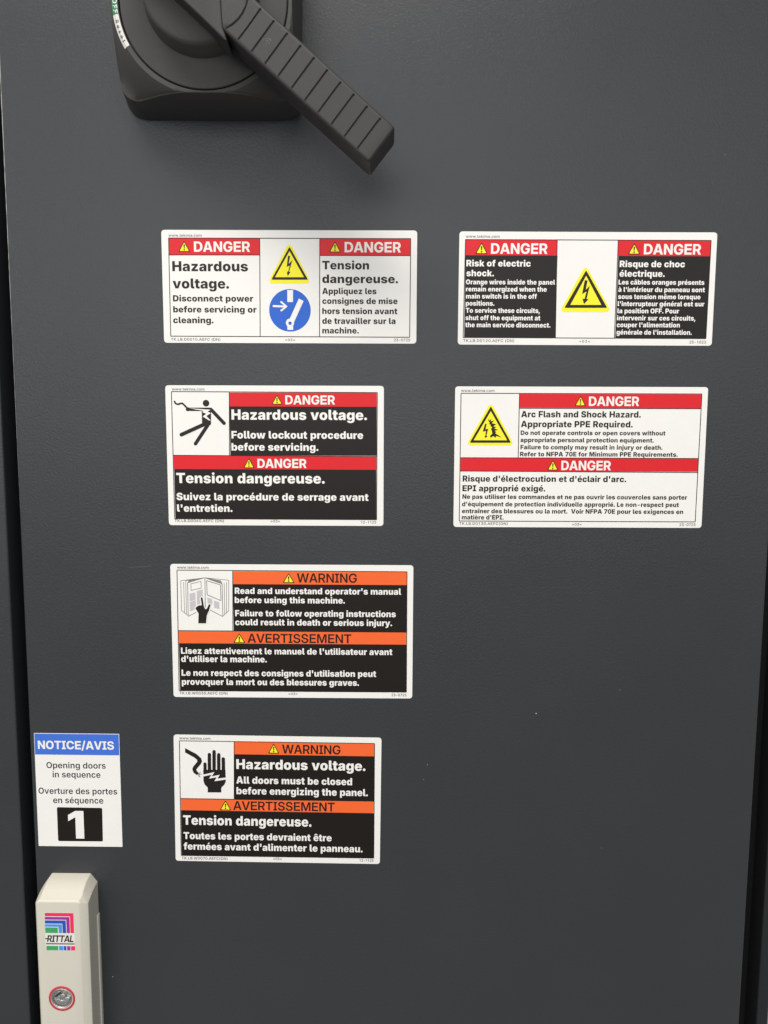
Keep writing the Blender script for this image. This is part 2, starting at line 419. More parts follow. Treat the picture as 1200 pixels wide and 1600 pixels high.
            259, 489, 0, 300, 534, 0, 361, 560, 0, 402, 560, 1, 461, 560, 0, 561, 498, 0, 623, 372, 0, 623, 276, 1, 623, 183, 0, 564, 56, 0, 463, -8, 0], [333,
            141, 1, 363, 141, 0, 404, 174, 0, 425, 234, 0, 425, 276, 1, 425, 318, 0, 404, 378, 0, 363, 411, 0, 333, 411, 1, 304, 411, 0, 262, 378, 0, 239, 318, 0,
            239, 276, 1, 239, 235, 0, 262, 174, 0, 304, 141, 0]],
        'c': [610, [316, -11, 1, 227, -11, 0, 99, 61, 0, 31, 190, 0, 31, 275, 1, 31, 360, 0, 99, 488, 0, 227, 560, 0, 316, 560, 1, 372, 560, 0, 466, 530, 0, 535,
            474, 0, 576, 396, 0, 581, 348, 1, 402, 326, 1, 399, 347, 0, 385, 380, 0, 364, 403, 0, 336, 414, 0, 319, 414, 1, 290, 414, 0, 249, 383, 0, 227, 321, 0,
            227, 275, 1, 227, 231, 0, 249, 168, 0, 290, 135, 0, 319, 135, 1, 336, 135, 0, 364, 147, 0, 385, 171, 0, 399, 205, 0, 402, 226, 1, 581, 205, 1, 576,
            156, 0, 536, 77, 0, 467, 20, 0, 373, -11, 0]],
        'd': [653, [253, -8, 1, 191, -8, 0, 90, 56, 0, 31, 183, 0, 31, 276, 1, 31, 372, 0, 92, 498, 0, 193, 560, 0, 251, 560, 1, 292, 560, 0, 353, 534, 0, 395,
            489, 0, 407, 461, 1, 410, 461, 1, 410, 745, 1, 602, 745, 1, 602, 0, 1, 412, 0, 1, 412, 89, 1, 407, 89, 1, 396, 61, 0, 353, 17, 0, 293, -8, 0], [320,
            141, 1, 349, 141, 0, 392, 174, 0, 415, 235, 0, 415, 276, 1, 415, 318, 0, 392, 378, 0, 349, 411, 0, 320, 411, 1, 291, 411, 0, 250, 378, 0, 228, 318, 0,
            228, 276, 1, 228, 234, 0, 250, 174, 0, 291, 141, 0]],
        'e': [614, [315, -11, 1, 228, -11, 0, 100, 59, 0, 31, 187, 0, 31, 275, 1, 31, 360, 0, 100, 488, 0, 225, 560, 0, 310, 560, 1, 372, 560, 0, 473, 521, 0, 546,
            448, 0, 585, 343, 0, 585, 277, 1, 585, 230, 1, 92, 230, 1, 92, 338, 1, 495, 338, 1, 405, 316, 1, 405, 350, 0, 384, 398, 0, 343, 423, 0, 312, 423, 1,
            282, 423, 0, 241, 398, 0, 219, 350, 0, 219, 317, 1, 219, 237, 1, 219, 200, 0, 244, 150, 0, 289, 126, 0, 319, 126, 1, 341, 126, 0, 376, 138, 0, 401,
            160, 0, 408, 176, 1, 578, 156, 1, 565, 106, 0, 494, 31, 0, 385, -11, 0]],
        'f': [428, [402, 552, 1, 402, 410, 1, 10, 410, 1, 10, 552, 1], [102, 0, 1, 102, 579, 1, 102, 644, 0, 149, 730, 0, 237, 772, 0, 298, 772, 1, 335, 772, 0,
            403, 763, 0, 419, 760, 1, 397, 619, 1, 387, 621, 0, 357, 625, 0, 345, 625, 1, 316, 625, 0, 294, 599, 0, 294, 576, 1, 294, 0, 1]],
        'g': [655, [316, -220, 1, 239, -220, 0, 126, -180, 0, 59, -108, 0, 51, -61, 1, 223, -39, 1, 226, -54, 0, 250, -76, 0, 289, -89, 0, 316, -89, 1, 364, -89,
            0, 414, -43, 0, 414, 3, 1, 414, 96, 1, 403, 96, 1, 392, 68, 0, 350, 28, 0, 291, 7, 0, 253, 7, 1, 191, 7, 0, 90, 66, 0, 31, 186, 0, 31, 277, 1, 31,
            373, 0, 93, 498, 0, 194, 560, 0, 252, 560, 1, 293, 560, 0, 354, 533, 0, 398, 488, 0, 409, 460, 1, 413, 460, 1, 413, 552, 1, 604, 552, 1, 604, 22, 1,
            604, -58, 0, 533, -166, 0, 403, -220, 0], [320, 148, 1, 350, 148, 0, 392, 179, 0, 415, 238, 0, 415, 278, 1, 415, 320, 0, 392, 380, 0, 350, 412, 0,
            320, 412, 1, 291, 412, 0, 250, 379, 0, 228, 319, 0, 228, 278, 1, 228, 237, 0, 250, 178, 0, 291, 148, 0]],
        'h': [653, [244, 308, 1, 244, 0, 1, 51, 0, 1, 51, 745, 1, 240, 745, 1, 240, 409, 1, 226, 409, 1, 247, 475, 0, 334, 560, 0, 411, 560, 1, 470, 560, 0, 556,
            507, 0, 602, 413, 0, 602, 351, 1, 602, 0, 1, 410, 0, 1, 410, 311, 1, 410, 354, 0, 367, 402, 0, 328, 402, 1, 302, 402, 0, 264, 380, 0, 244, 338, 0]],
        'i': [295, [51, 0, 1, 51, 552, 1, 244, 552, 1, 244, 0, 1], [147, 607, 1, 106, 607, 0, 49, 660, 0, 49, 698, 1, 49, 736, 0, 106, 788, 0, 147, 788, 1, 188,
            788, 0, 245, 736, 0, 245, 698, 1, 245, 660, 0, 188, 607, 0]],
        'j': [295, [51, 552, 1, 244, 552, 1, 244, -21, 1, 244, -91, 0, 187, -173, 0, 83, -209, 0, 12, -209, 1, -35, -209, 1, -35, -65, 1, -10, -65, 1, 25, -65, 0,
            51, -41, 0, 51, -14, 1], [148, 607, 1, 106, 607, 0, 50, 660, 0, 50, 698, 1, 50, 736, 0, 106, 788, 0, 148, 788, 1, 189, 788, 0, 245, 736, 0, 245, 698,
            1, 245, 660, 0, 189, 607, 0]],
        'k': [612, [224, 134, 1, 224, 363, 1, 250, 363, 1, 392, 552, 1, 610, 552, 1, 381, 264, 1, 328, 264, 1], [51, 0, 1, 51, 745, 1, 244, 745, 1, 244, 0, 1],
            [396, 0, 1, 262, 221, 1, 388, 358, 1, 616, 0, 1]],
        'l': [334, [247, -2, 1, 145, -2, 0, 51, 75, 0, 51, 160, 1, 51, 745, 1, 244, 745, 1, 244, 179, 1, 244, 161, 0, 263, 142, 0, 282, 142, 1, 291, 142, 0, 303,
            143, 0, 307, 144, 1, 329, 9, 1, 316, 5, 0, 274, -2, 0]],
        'm': [956, [51, 0, 1, 51, 552, 1, 229, 552, 1, 239, 408, 1, 227, 408, 1, 240, 462, 0, 291, 529, 0, 361, 560, 0, 399, 560, 1, 458, 560, 0, 535, 485, 0, 555,
            396, 1, 535, 396, 1, 548, 455, 0, 606, 527, 0, 683, 560, 0, 725, 560, 1, 778, 560, 0, 859, 514, 0, 905, 429, 0, 905, 372, 1, 905, 0, 1, 712, 0, 1,
            712, 324, 1, 712, 362, 0, 673, 405, 0, 641, 405, 1, 619, 405, 0, 587, 385, 0, 570, 349, 0, 570, 324, 1, 570, 0, 1, 386, 0, 1, 386, 325, 1, 386, 362,
            0, 347, 405, 0, 315, 405, 1, 293, 405, 0, 261, 385, 0, 244, 349, 0, 244, 323, 1, 244, 0, 1]],
        'n': [653, [244, 308, 1, 244, 0, 1, 51, 0, 1, 51, 552, 1, 234, 552, 1, 237, 409, 1, 226, 409, 1, 247, 475, 0, 334, 560, 0, 411, 560, 1, 470, 560, 0, 556,
            507, 0, 602, 413, 0, 602, 351, 1, 602, 0, 1, 410, 0, 1, 410, 311, 1, 410, 354, 0, 367, 402, 0, 328, 402, 1, 302, 402, 0, 264, 380, 0, 244, 338, 0]],
        'o': [634, [317, -11, 1, 228, -11, 0, 100, 61, 0, 31, 189, 0, 31, 275, 1, 31, 360, 0, 100, 489, 0, 228, 560, 0, 317, 560, 1, 406, 560, 0, 534, 489, 0, 603,
            360, 0, 603, 275, 1, 603, 189, 0, 534, 61, 0, 406, -11, 0], [317, 136, 1, 345, 136, 0, 385, 169, 0, 407, 232, 0, 407, 275, 1, 407, 320, 0, 385, 381,
            0, 345, 414, 0, 317, 414, 1, 289, 414, 0, 248, 381, 0, 227, 320, 0, 227, 275, 1, 227, 232, 0, 248, 169, 0, 289, 136, 0]],
        'p': [653, [51, -209, 1, 51, 552, 1, 242, 552, 1, 242, 462, 1, 246, 462, 1, 258, 489, 0, 300, 534, 0, 361, 560, 0, 402, 560, 1, 461, 560, 0, 561, 498, 0,
            623, 372, 0, 623, 276, 1, 623, 183, 0, 564, 56, 0, 463, -8, 0, 400, -8, 1, 361, -8, 0, 301, 17, 0, 258, 61, 0, 247, 89, 1, 244, 89, 1, 244, -209, 1],
            [333, 141, 1, 363, 141, 0, 404, 174, 0, 425, 234, 0, 425, 276, 1, 425, 318, 0, 404, 378, 0, 363, 411, 0, 333, 411, 1, 304, 411, 0, 262, 378, 0, 239,
            318, 0, 239, 276, 1, 239, 235, 0, 262, 174, 0, 304, 141, 0]],
        'q': [653, [602, -209, 1, 410, -209, 1, 410, 89, 1, 407, 89, 1, 395, 61, 0, 353, 17, 0, 293, -8, 0, 253, -8, 1, 191, -8, 0, 90, 56, 0, 31, 183, 0, 31, 276,
            1, 31, 372, 0, 92, 498, 0, 193, 560, 0, 251, 560, 1, 292, 560, 0, 353, 534, 0, 395, 489, 0, 407, 462, 1, 412, 462, 1, 412, 552, 1, 602, 552, 1], [320,
            141, 1, 349, 141, 0, 392, 174, 0, 415, 235, 0, 415, 276, 1, 415, 318, 0, 392, 378, 0, 349, 411, 0, 320, 411, 1, 291, 411, 0, 250, 378, 0, 228, 318, 0,
            228, 276, 1, 228, 234, 0, 250, 174, 0, 291, 141, 0]],
        'r': [435, [51, 0, 1, 51, 552, 1, 238, 552, 1, 238, 449, 1, 243, 449, 1, 258, 506, 0, 324, 558, 0, 371, 558, 1, 384, 558, 0, 409, 555, 0, 421, 552, 1, 421,
            389, 1, 408, 393, 0, 365, 397, 0, 349, 397, 1, 318, 397, 0, 271, 369, 0, 244, 320, 0, 244, 287, 1, 244, 0, 1]],
        's': [591, [296, -11, 1, 221, -11, 0, 106, 32, 0, 35, 112, 0, 26, 167, 1, 207, 187, 1, 216, 155, 0, 261, 120, 0, 302, 120, 1, 333, 120, 0, 369, 141, 0,
            369, 159, 1, 369, 175, 0, 338, 195, 0, 305, 201, 1, 206, 219, 1, 123, 234, 0, 39, 315, 0, 39, 380, 1, 39, 437, 0, 100, 517, 0, 213, 560, 0, 292, 560,
            1, 366, 560, 0, 475, 520, 0, 541, 446, 0, 548, 395, 1, 377, 375, 1, 371, 402, 0, 327, 431, 0, 296, 431, 1, 268, 431, 0, 231, 410, 0, 231, 392, 1, 231,
            378, 0, 255, 356, 0, 286, 350, 1, 398, 330, 1, 482, 315, 0, 565, 242, 0, 565, 181, 1, 565, 123, 0, 496, 36, 0, 375, -11, 0]],
        't': [407, [378, 552, 1, 378, 410, 1, 10, 410, 1, 10, 552, 1], [86, 688, 1, 278, 688, 1, 278, 180, 1, 278, 159, 0, 297, 141, 0, 320, 141, 1, 330, 141, 0,
            365, 144, 0, 372, 146, 1, 390, 6, 1, 361, -2, 0, 302, -7, 0, 274, -7, 1, 180, -7, 0, 86, 76, 0, 86, 158, 1]],
        'u': [653, [242, -8, 1, 184, -8, 0, 98, 45, 0, 51, 139, 0, 51, 201, 1, 51, 552, 1, 244, 552, 1, 244, 241, 1, 244, 199, 0, 287, 150, 0, 326, 150, 1, 352,
            150, 0, 389, 172, 0, 410, 214, 0, 410, 244, 1, 410, 552, 1, 602, 552, 1, 602, 0, 1, 419, 0, 1, 416, 143, 1, 427, 143, 1, 407, 77, 0, 319, -8, 0]],
        'v': [632, [203, 0, 1, 6, 552, 1, 208, 552, 1, 282, 298, 1, 298, 243, 0, 323, 128, 0, 336, 64, 1, 302, 64, 1, 314, 128, 0, 339, 243, 0, 355, 298, 1, 427,
            552, 1, 626, 552, 1, 428, 0, 1]],
        'w': [892, [163, 0, 1, 1, 552, 1, 203, 552, 1, 237, 379, 1, 249, 319, 0, 276, 187, 0, 286, 113, 1, 266, 113, 1, 279, 187, 0, 309, 320, 0, 323, 379, 1, 362,
            552, 1, 530, 552, 1, 568, 379, 1, 581, 319, 0, 612, 187, 0, 624, 113, 1, 605, 113, 1, 615, 187, 0, 640, 319, 0, 651, 379, 1, 686, 552, 1, 891, 552, 1,
            728, 0, 1, 530, 0, 1, 476, 189, 1, 468, 216, 0, 452, 289, 0, 437, 364, 0, 430, 394, 1, 461, 394, 1, 454, 364, 0, 438, 289, 0, 423, 216, 0, 415, 189,
            1, 360, 0, 1]],
        'x': [609, [10, 0, 1, 222, 349, 1, 221, 218, 1, 21, 552, 1, 224, 552, 1, 259, 483, 1, 281, 441, 0, 318, 354, 0, 336, 313, 1, 274, 313, 1, 294, 354, 0, 332,
            441, 0, 355, 483, 1, 392, 552, 1, 591, 552, 1, 386, 218, 1, 387, 349, 1, 599, 0, 1, 396, 0, 1, 353, 82, 1, 330, 125, 0, 291, 212, 0, 272, 253, 1, 331,
            253, 1, 313, 212, 0, 275, 125, 0, 253, 82, 1, 210, 0, 1]],
        'y': [635, [55, -198, 1, 88, -58, 1, 125, -63, 1, 154, -69, 0, 196, -62, 0, 216, -36, 0, 214, -17, 1, 212, 0, 1, 6, 552, 1, 208, 552, 1, 282, 298, 1, 299,
            242, 0, 319, 129, 0, 332, 64, 1, 292, 64, 1, 305, 129, 0, 332, 243, 0, 349, 298, 1, 430, 552, 1, 629, 552, 1, 399, -57, 1, 382, -103, 0, 327, -173, 0,
            241, -212, 0, 178, -212, 1, 145, -212, 0, 80, -205, 0]],
        'z': [594, [56, 0, 1, 56, 111, 1, 303, 402, 1, 303, 404, 1, 62, 404, 1, 62, 552, 1, 530, 552, 1, 530, 430, 1, 300, 150, 1, 300, 147, 1, 538, 147, 1, 538,
            0, 1]],
        'à': [605, [208, -9, 1, 155, -9, 0, 73, 26, 0, 26, 98, 0, 26, 153, 1, 26, 198, 0, 58, 262, 0, 114, 303, 0, 189, 325, 0, 232, 328, 1, 279, 331, 0, 336, 341,
            0, 361, 360, 0, 361, 376, 1, 361, 378, 1, 361, 394, 0, 345, 415, 0, 316, 426, 0, 295, 426, 1, 275, 426, 0, 242, 414, 0, 222, 391, 0, 218, 374, 1, 44,
            389, 1, 51, 439, 0, 114, 516, 0, 222, 560, 0, 299, 560, 1, 357, 560, 0, 451, 534, 0, 518, 485, 0, 554, 417, 0, 554, 376, 1, 554, 0, 1, 371, 0, 1, 371,
            78, 1, 368, 78, 1, 351, 47, 0, 305, 9, 0, 245, -9, 0], [270, 114, 1, 295, 114, 0, 337, 134, 0, 363, 170, 0, 363, 196, 1, 363, 243, 1, 356, 240, 0,
            337, 234, 0, 315, 229, 0, 291, 225, 0, 279, 223, 1, 255, 219, 0, 224, 203, 0, 208, 179, 0, 208, 163, 1, 208, 147, 0, 224, 125, 0, 252, 114, 0], [242,
            620, 1, 125, 782, 1, 294, 782, 1, 370, 620, 1]],
        'â': [605, [208, -9, 1, 155, -9, 0, 73, 26, 0, 26, 98, 0, 26, 153, 1, 26, 198, 0, 58, 262, 0, 114, 303, 0, 189, 325, 0, 232, 328, 1, 279, 331, 0, 336, 341,
            0, 361, 360, 0, 361, 376, 1, 361, 378, 1, 361, 394, 0, 345, 415, 0, 316, 426, 0, 295, 426, 1, 275, 426, 0, 242, 414, 0, 222, 391, 0, 218, 374, 1, 44,
            389, 1, 51, 439, 0, 114, 516, 0, 222, 560, 0, 299, 560, 1, 357, 560, 0, 451, 534, 0, 518, 485, 0, 554, 417, 0, 554, 376, 1, 554, 0, 1, 371, 0, 1, 371,
            78, 1, 368, 78, 1, 351, 47, 0, 305, 9, 0, 245, -9, 0], [270, 114, 1, 295, 114, 0, 337, 134, 0, 363, 170, 0, 363, 196, 1, 363, 243, 1, 356, 240, 0,
            337, 234, 0, 315, 229, 0, 291, 225, 0, 279, 223, 1, 255, 219, 0, 224, 203, 0, 208, 179, 0, 208, 163, 1, 208, 147, 0, 224, 125, 0, 252, 114, 0], [234,
            621, 1, 79, 621, 1, 79, 623, 1, 234, 782, 1, 372, 782, 1, 528, 623, 1, 528, 621, 1, 372, 621, 1, 303, 703, 1]],
        'è': [614, [315, -11, 1, 228, -11, 0, 100, 59, 0, 31, 187, 0, 31, 275, 1, 31, 360, 0, 100, 488, 0, 225, 560, 0, 310, 560, 1, 372, 560, 0, 473, 521, 0, 546,
            448, 0, 585, 343, 0, 585, 277, 1, 585, 230, 1, 92, 230, 1, 92, 338, 1, 495, 338, 1, 405, 316, 1, 405, 350, 0, 384, 398, 0, 343, 423, 0, 312, 423, 1,
            282, 423, 0, 241, 398, 0, 219, 350, 0, 219, 317, 1, 219, 237, 1, 219, 200, 0, 244, 150, 0, 289, 126, 0, 319, 126, 1, 341, 126, 0, 376, 138, 0, 401,
            160, 0, 408, 176, 1, 578, 156, 1, 565, 106, 0, 494, 31, 0, 385, -11, 0], [247, 620, 1, 130, 782, 1, 299, 782, 1, 375, 620, 1]],
        'é': [614, [315, -11, 1, 228, -11, 0, 100, 59, 0, 31, 187, 0, 31, 275, 1, 31, 360, 0, 100, 488, 0, 225, 560, 0, 310, 560, 1, 372, 560, 0, 473, 521, 0, 546,
            448, 0, 585, 343, 0, 585, 277, 1, 585, 230, 1, 92, 230, 1, 92, 338, 1, 495, 338, 1, 405, 316, 1, 405, 350, 0, 384, 398, 0, 343, 423, 0, 312, 423, 1,
            282, 423, 0, 241, 398, 0, 219, 350, 0, 219, 317, 1, 219, 237, 1, 219, 200, 0, 244, 150, 0, 289, 126, 0, 319, 126, 1, 341, 126, 0, 376, 138, 0, 401,
            160, 0, 408, 176, 1, 578, 156, 1, 565, 106, 0, 494, 31, 0, 385, -11, 0], [240, 620, 1, 316, 782, 1, 485, 782, 1, 368, 620, 1]],
        'ê': [614, [315, -11, 1, 228, -11, 0, 100, 59, 0, 31, 187, 0, 31, 275, 1, 31, 360, 0, 100, 488, 0, 225, 560, 0, 310, 560, 1, 372, 560, 0, 473, 521, 0, 546,
            448, 0, 585, 343, 0, 585, 277, 1, 585, 230, 1, 92, 230, 1, 92, 338, 1, 495, 338, 1, 405, 316, 1, 405, 350, 0, 384, 398, 0, 343, 423, 0, 312, 423, 1,
            282, 423, 0, 241, 398, 0, 219, 350, 0, 219, 317, 1, 219, 237, 1, 219, 200, 0, 244, 150, 0, 289, 126, 0, 319, 126, 1, 341, 126, 0, 376, 138, 0, 401,
            160, 0, 408, 176, 1, 578, 156, 1, 565, 106, 0, 494, 31, 0, 385, -11, 0], [239, 621, 1, 83, 621, 1, 83, 623, 1, 238, 782, 1, 376, 782, 1, 532, 623, 1,
            532, 621, 1, 376, 621, 1, 307, 703, 1]],
        'î': [295, [51, 0, 1, 51, 552, 1, 244, 552, 1, 244, 0, 1], [78, 621, 1, -77, 621, 1, -77, 623, 1, 78, 782, 1, 216, 782, 1, 372, 623, 1, 372, 621, 1, 216,
            621, 1, 147, 703, 1]],
    },
    'R': {
        ' ': [275],
        '(': [400, [110, 304, 1, 110, 386, 0, 143, 564, 0, 201, 730, 0, 239, 790, 1, 347, 790, 1, 310, 712, 0, 255, 543, 0, 226, 377, 0, 226, 304, 1, 226, 237, 0,
            251, 103, 0, 305, -49, 0, 347, -140, 1, 239, -140, 1, 175, -32, 0, 110, 193, 0]],
        ')': [400, [53, -140, 1, 96, -47, 0, 150, 106, 0, 174, 239, 0, 174, 304, 1, 174, 377, 0, 145, 543, 0, 91, 712, 0, 53, 790, 1, 161, 790, 1, 199, 730, 0,
            257, 564, 0, 290, 385, 0, 290, 304, 1, 290, 191, 0, 224, -34, 0, 161, -140, 1]],
        '-': [663, [496, 362, 1, 496, 265, 1, 165, 265, 1, 165, 362, 1]],
        '.': [275, [139, -8, 1, 108, -8, 0, 64, 36, 0, 64, 67, 1, 64, 99, 0, 108, 142, 0, 139, 142, 1, 171, 142, 0, 214, 99, 0, 214, 67, 1, 214, 36, 0, 171, -8,
            0]],
        '0': [663, [332, -10, 1, 244, -10, 0, 123, 80, 0, 61, 251, 0, 61, 372, 1, 61, 493, 0, 124, 664, 0, 245, 755, 0, 332, 755, 1, 419, 755, 0, 540, 664, 0, 602,
            493, 0, 602, 372, 1, 602, 251, 0, 540, 80, 0, 419, -10, 0], [332, 90, 1, 382, 90, 0, 452, 155, 0, 487, 281, 0, 487, 372, 1, 487, 464, 0, 452, 590, 0,
            382, 655, 0, 332, 655, 1, 281, 655, 0, 212, 590, 0, 176, 464, 0, 176, 372, 1, 176, 281, 0, 212, 155, 0, 281, 90, 0]],
        '1': [663, [418, 745, 1, 418, 0, 1, 301, 0, 1, 301, 638, 1, 296, 638, 1, 120, 510, 1, 120, 627, 1, 283, 745, 1]],
        '2': [663, [85, 0, 1, 85, 85, 1, 339, 345, 1, 378, 385, 0, 429, 448, 0, 456, 505, 0, 456, 538, 1, 456, 575, 0, 422, 628, 0, 363, 657, 0, 326, 657, 1, 286,
            657, 0, 228, 625, 0, 196, 566, 0, 196, 527, 1, 84, 527, 1, 84, 595, 0, 147, 698, 0, 257, 755, 0, 328, 755, 1, 399, 755, 0, 508, 699, 0, 569, 603, 0,
            569, 542, 1, 569, 501, 0, 539, 423, 0, 462, 325, 0, 391, 255, 1, 249, 106, 1, 249, 100, 1, 581, 100, 1, 581, 0, 1]],
        '3': [663, [319, -10, 1, 247, -10, 0, 129, 40, 0, 58, 133, 0, 54, 196, 1, 174, 196, 1, 177, 163, 0, 217, 115, 0, 282, 91, 0, 321, 91, 1, 362, 91, 0, 429,
            120, 0, 467, 176, 0, 467, 218, 1, 467, 254, 0, 432, 316, 0, 357, 354, 0, 298, 354, 1, 229, 354, 1, 229, 440, 1, 409, 639, 1, 409, 645, 1, 91, 645, 1,
            91, 745, 1, 558, 745, 1, 558, 659, 1, 318, 402, 1, 318, 424, 1, 400, 434, 0, 521, 380, 0, 587, 277, 0, 587, 213, 1, 587, 147, 0, 518, 47, 0, 397, -10,
            0]],
        '5': [663, [324, -10, 1, 254, -10, 0, 143, 43, 0, 78, 137, 0, 76, 196, 1, 191, 196, 1, 193, 165, 0, 230, 116, 0, 288, 89, 0, 324, 89, 1, 366, 89, 0, 431,
            127, 0, 468, 196, 0, 468, 239, 1, 468, 284, 0, 429, 354, 0, 362, 394, 0, 319, 394, 1, 285, 394, 0, 218, 370, 0, 197, 351, 1, 89, 367, 1, 130, 745, 1,
            546, 745, 1, 546, 645, 1, 229, 645, 1, 206, 439, 1, 210, 439, 1, 231, 461, 0, 305, 490, 0, 347, 490, 1, 398, 490, 0, 484, 453, 0, 548, 386, 0, 583,
            296, 0, 583, 242, 1, 583, 169, 0, 516, 55, 0, 400, -10, 0]],
        '6': [663, [332, -10, 1, 261, -10, 0, 148, 52, 0, 82, 164, 0, 82, 239, 1, 82, 294, 0, 129, 412, 0, 184, 494, 1, 354, 745, 1, 477, 745, 1, 234, 390, 1, 212,
            390, 1, 223, 410, 0, 264, 443, 0, 320, 464, 0, 354, 464, 1, 422, 464, 0, 524, 408, 0, 580, 305, 0, 580, 235, 1, 580, 163, 0, 516, 53, 0, 404, -10, 0],
            [332, 87, 1, 372, 87, 0, 434, 125, 0, 469, 191, 0, 469, 233, 1, 469, 277, 0, 434, 342, 0, 372, 380, 0, 332, 380, 1, 292, 380, 0, 230, 343, 0, 195,
            278, 0, 195, 235, 1, 195, 192, 0, 230, 125, 0, 292, 87, 0]],
        '7': [663, [134, 0, 1, 456, 639, 1, 456, 645, 1, 83, 645, 1, 83, 745, 1, 580, 745, 1, 580, 641, 1, 257, 0, 1]],
        '<': [663, [88, 250, 1, 88, 337, 1, 575, 571, 1, 575, 454, 1, 219, 295, 1, 223, 302, 1, 223, 286, 1, 219, 292, 1, 575, 133, 1, 575, 17, 1]],
        '>': [663, [574, 250, 1, 87, 17, 1, 87, 133, 1, 444, 292, 1, 440, 286, 1, 440, 302, 1, 444, 295, 1, 87, 454, 1, 87, 571, 1, 574, 337, 1]],
        'A': [730, [25, 0, 1, 290, 745, 1, 435, 745, 1, 704, 0, 1, 577, 0, 1, 434, 409, 1, 417, 461, 0, 376, 601, 0, 349, 697, 1, 373, 697, 1, 348, 600, 0, 308,
            459, 0, 292, 409, 1, 153, 0, 1], [171, 194, 1, 171, 292, 1, 559, 292, 1, 559, 194, 1]],
        'B': [673, [81, 0, 1, 81, 745, 1, 358, 745, 1, 437, 745, 0, 542, 693, 0, 593, 605, 0, 593, 550, 1, 593, 503, 0, 559, 440, 0, 501, 401, 0, 467, 392, 1, 467,
            385, 1, 504, 383, 0, 576, 339, 0, 622, 258, 0, 622, 201, 1, 622, 144, 0, 568, 53, 0, 457, 0, 0, 370, 0, 1], [199, 101, 1, 357, 101, 1, 436, 101, 0,
            505, 162, 0, 505, 208, 1, 505, 243, 0, 470, 300, 0, 406, 334, 0, 361, 334, 1, 199, 334, 1], [199, 424, 1, 346, 424, 1, 383, 424, 0, 442, 452, 0, 477,
            504, 0, 477, 539, 1, 477, 584, 0, 413, 645, 0, 349, 645, 1, 199, 645, 1]],
        'C': [752, [392, -10, 1, 295, -10, 0, 143, 82, 0, 55, 253, 0, 55, 372, 1, 55, 492, 0, 143, 663, 0, 296, 755, 0, 392, 755, 1, 451, 755, 0, 556, 721, 0, 637,
            656, 0, 691, 562, 0, 701, 502, 1, 582, 502, 1, 575, 538, 0, 541, 592, 0, 490, 629, 0, 428, 648, 0, 393, 648, 1, 330, 648, 0, 230, 584, 0, 173, 461, 0,
            173, 372, 1, 173, 283, 0, 231, 160, 0, 330, 97, 0, 393, 97, 1, 428, 97, 0, 490, 116, 0, 540, 153, 0, 575, 208, 0, 582, 243, 1, 701, 243, 1, 693, 188,
            0, 641, 96, 0, 560, 27, 0, 454, -10, 0]],
        'D': [739, [325, 0, 1, 140, 0, 1, 140, 103, 1, 319, 103, 1, 402, 103, 0, 513, 165, 0, 568, 286, 0, 568, 374, 1, 568, 461, 0, 513, 580, 0, 405, 642, 0, 325,
            642, 1, 136, 642, 1, 136, 745, 1, 332, 745, 1, 442, 745, 0, 599, 656, 0, 684, 489, 0, 684, 374, 1, 684, 257, 0, 599, 90, 0, 439, 0, 0], [199, 745, 1,
            199, 0, 1, 81, 0, 1, 81, 745, 1]],
        'E': [618, [81, 0, 1, 81, 745, 1, 553, 745, 1, 553, 644, 1, 199, 644, 1, 199, 426, 1, 528, 426, 1, 528, 326, 1, 199, 326, 1, 199, 101, 1, 556, 101, 1, 556,
            0, 1]],
        'F': [603, [81, 0, 1, 81, 745, 1, 547, 745, 1, 547, 644, 1, 199, 644, 1, 199, 408, 1, 514, 408, 1, 514, 308, 1, 199, 308, 1, 199, 0, 1]],
        'K': [707, [165, 195, 1, 165, 312, 1, 189, 349, 0, 237, 416, 0, 290, 480, 0, 321, 515, 1, 527, 745, 1, 677, 745, 1, 360, 395, 1, 352, 397, 1], [81, 0, 1,
            81, 745, 1, 199, 745, 1, 199, 511, 1, 197, 338, 1, 199, 281, 1, 199, 0, 1], [540, 0, 1, 290, 362, 1, 364, 452, 1, 680, 0, 1]],
        'L': [579, [81, 0, 1, 81, 745, 1, 199, 745, 1, 199, 101, 1, 535, 101, 1, 535, 0, 1]],
        'N': [775, [81, 0, 1, 81, 745, 1, 216, 745, 1, 492, 308, 1, 507, 286, 0, 542, 224, 0, 581, 147, 0, 600, 101, 1, 586, 101, 1, 582, 143, 0, 577, 228, 0, 575,
            302, 0, 575, 328, 1, 575, 745, 1, 694, 745, 1, 694, 0, 1, 558, 0, 1, 311, 391, 1, 290, 424, 0, 251, 491, 0, 205, 577, 0, 172, 639, 1, 190, 639, 1,
            193, 584, 0, 198, 488, 0, 201, 414, 0, 201, 392, 1, 201, 0, 1]],
        'R': [664, [81, 0, 1, 81, 745, 1, 350, 745, 1, 436, 745, 0, 551, 685, 0, 609, 579, 0, 609, 510, 1, 609, 441, 0, 551, 337, 0, 436, 280, 0, 349, 280, 1, 149,
            280, 1, 149, 380, 1, 337, 380, 1, 391, 380, 0, 458, 411, 0, 489, 469, 0, 489, 510, 1, 489, 552, 0, 458, 612, 0, 390, 645, 0, 336, 645, 1, 199, 645, 1,
            199, 0, 1], [504, 0, 1, 323, 337, 1, 453, 337, 1, 637, 0, 1]],
        'T': [670, [44, 644, 1, 44, 745, 1, 626, 745, 1, 626, 644, 1, 394, 644, 1, 394, 0, 1, 276, 0, 1, 276, 644, 1]],
        'W': [1030, [227, 0, 1, 25, 745, 1, 150, 745, 1, 256, 324, 1, 266, 284, 0, 283, 197, 0, 299, 108, 0, 306, 64, 1, 289, 64, 1, 297, 108, 0, 314, 197, 0, 332,
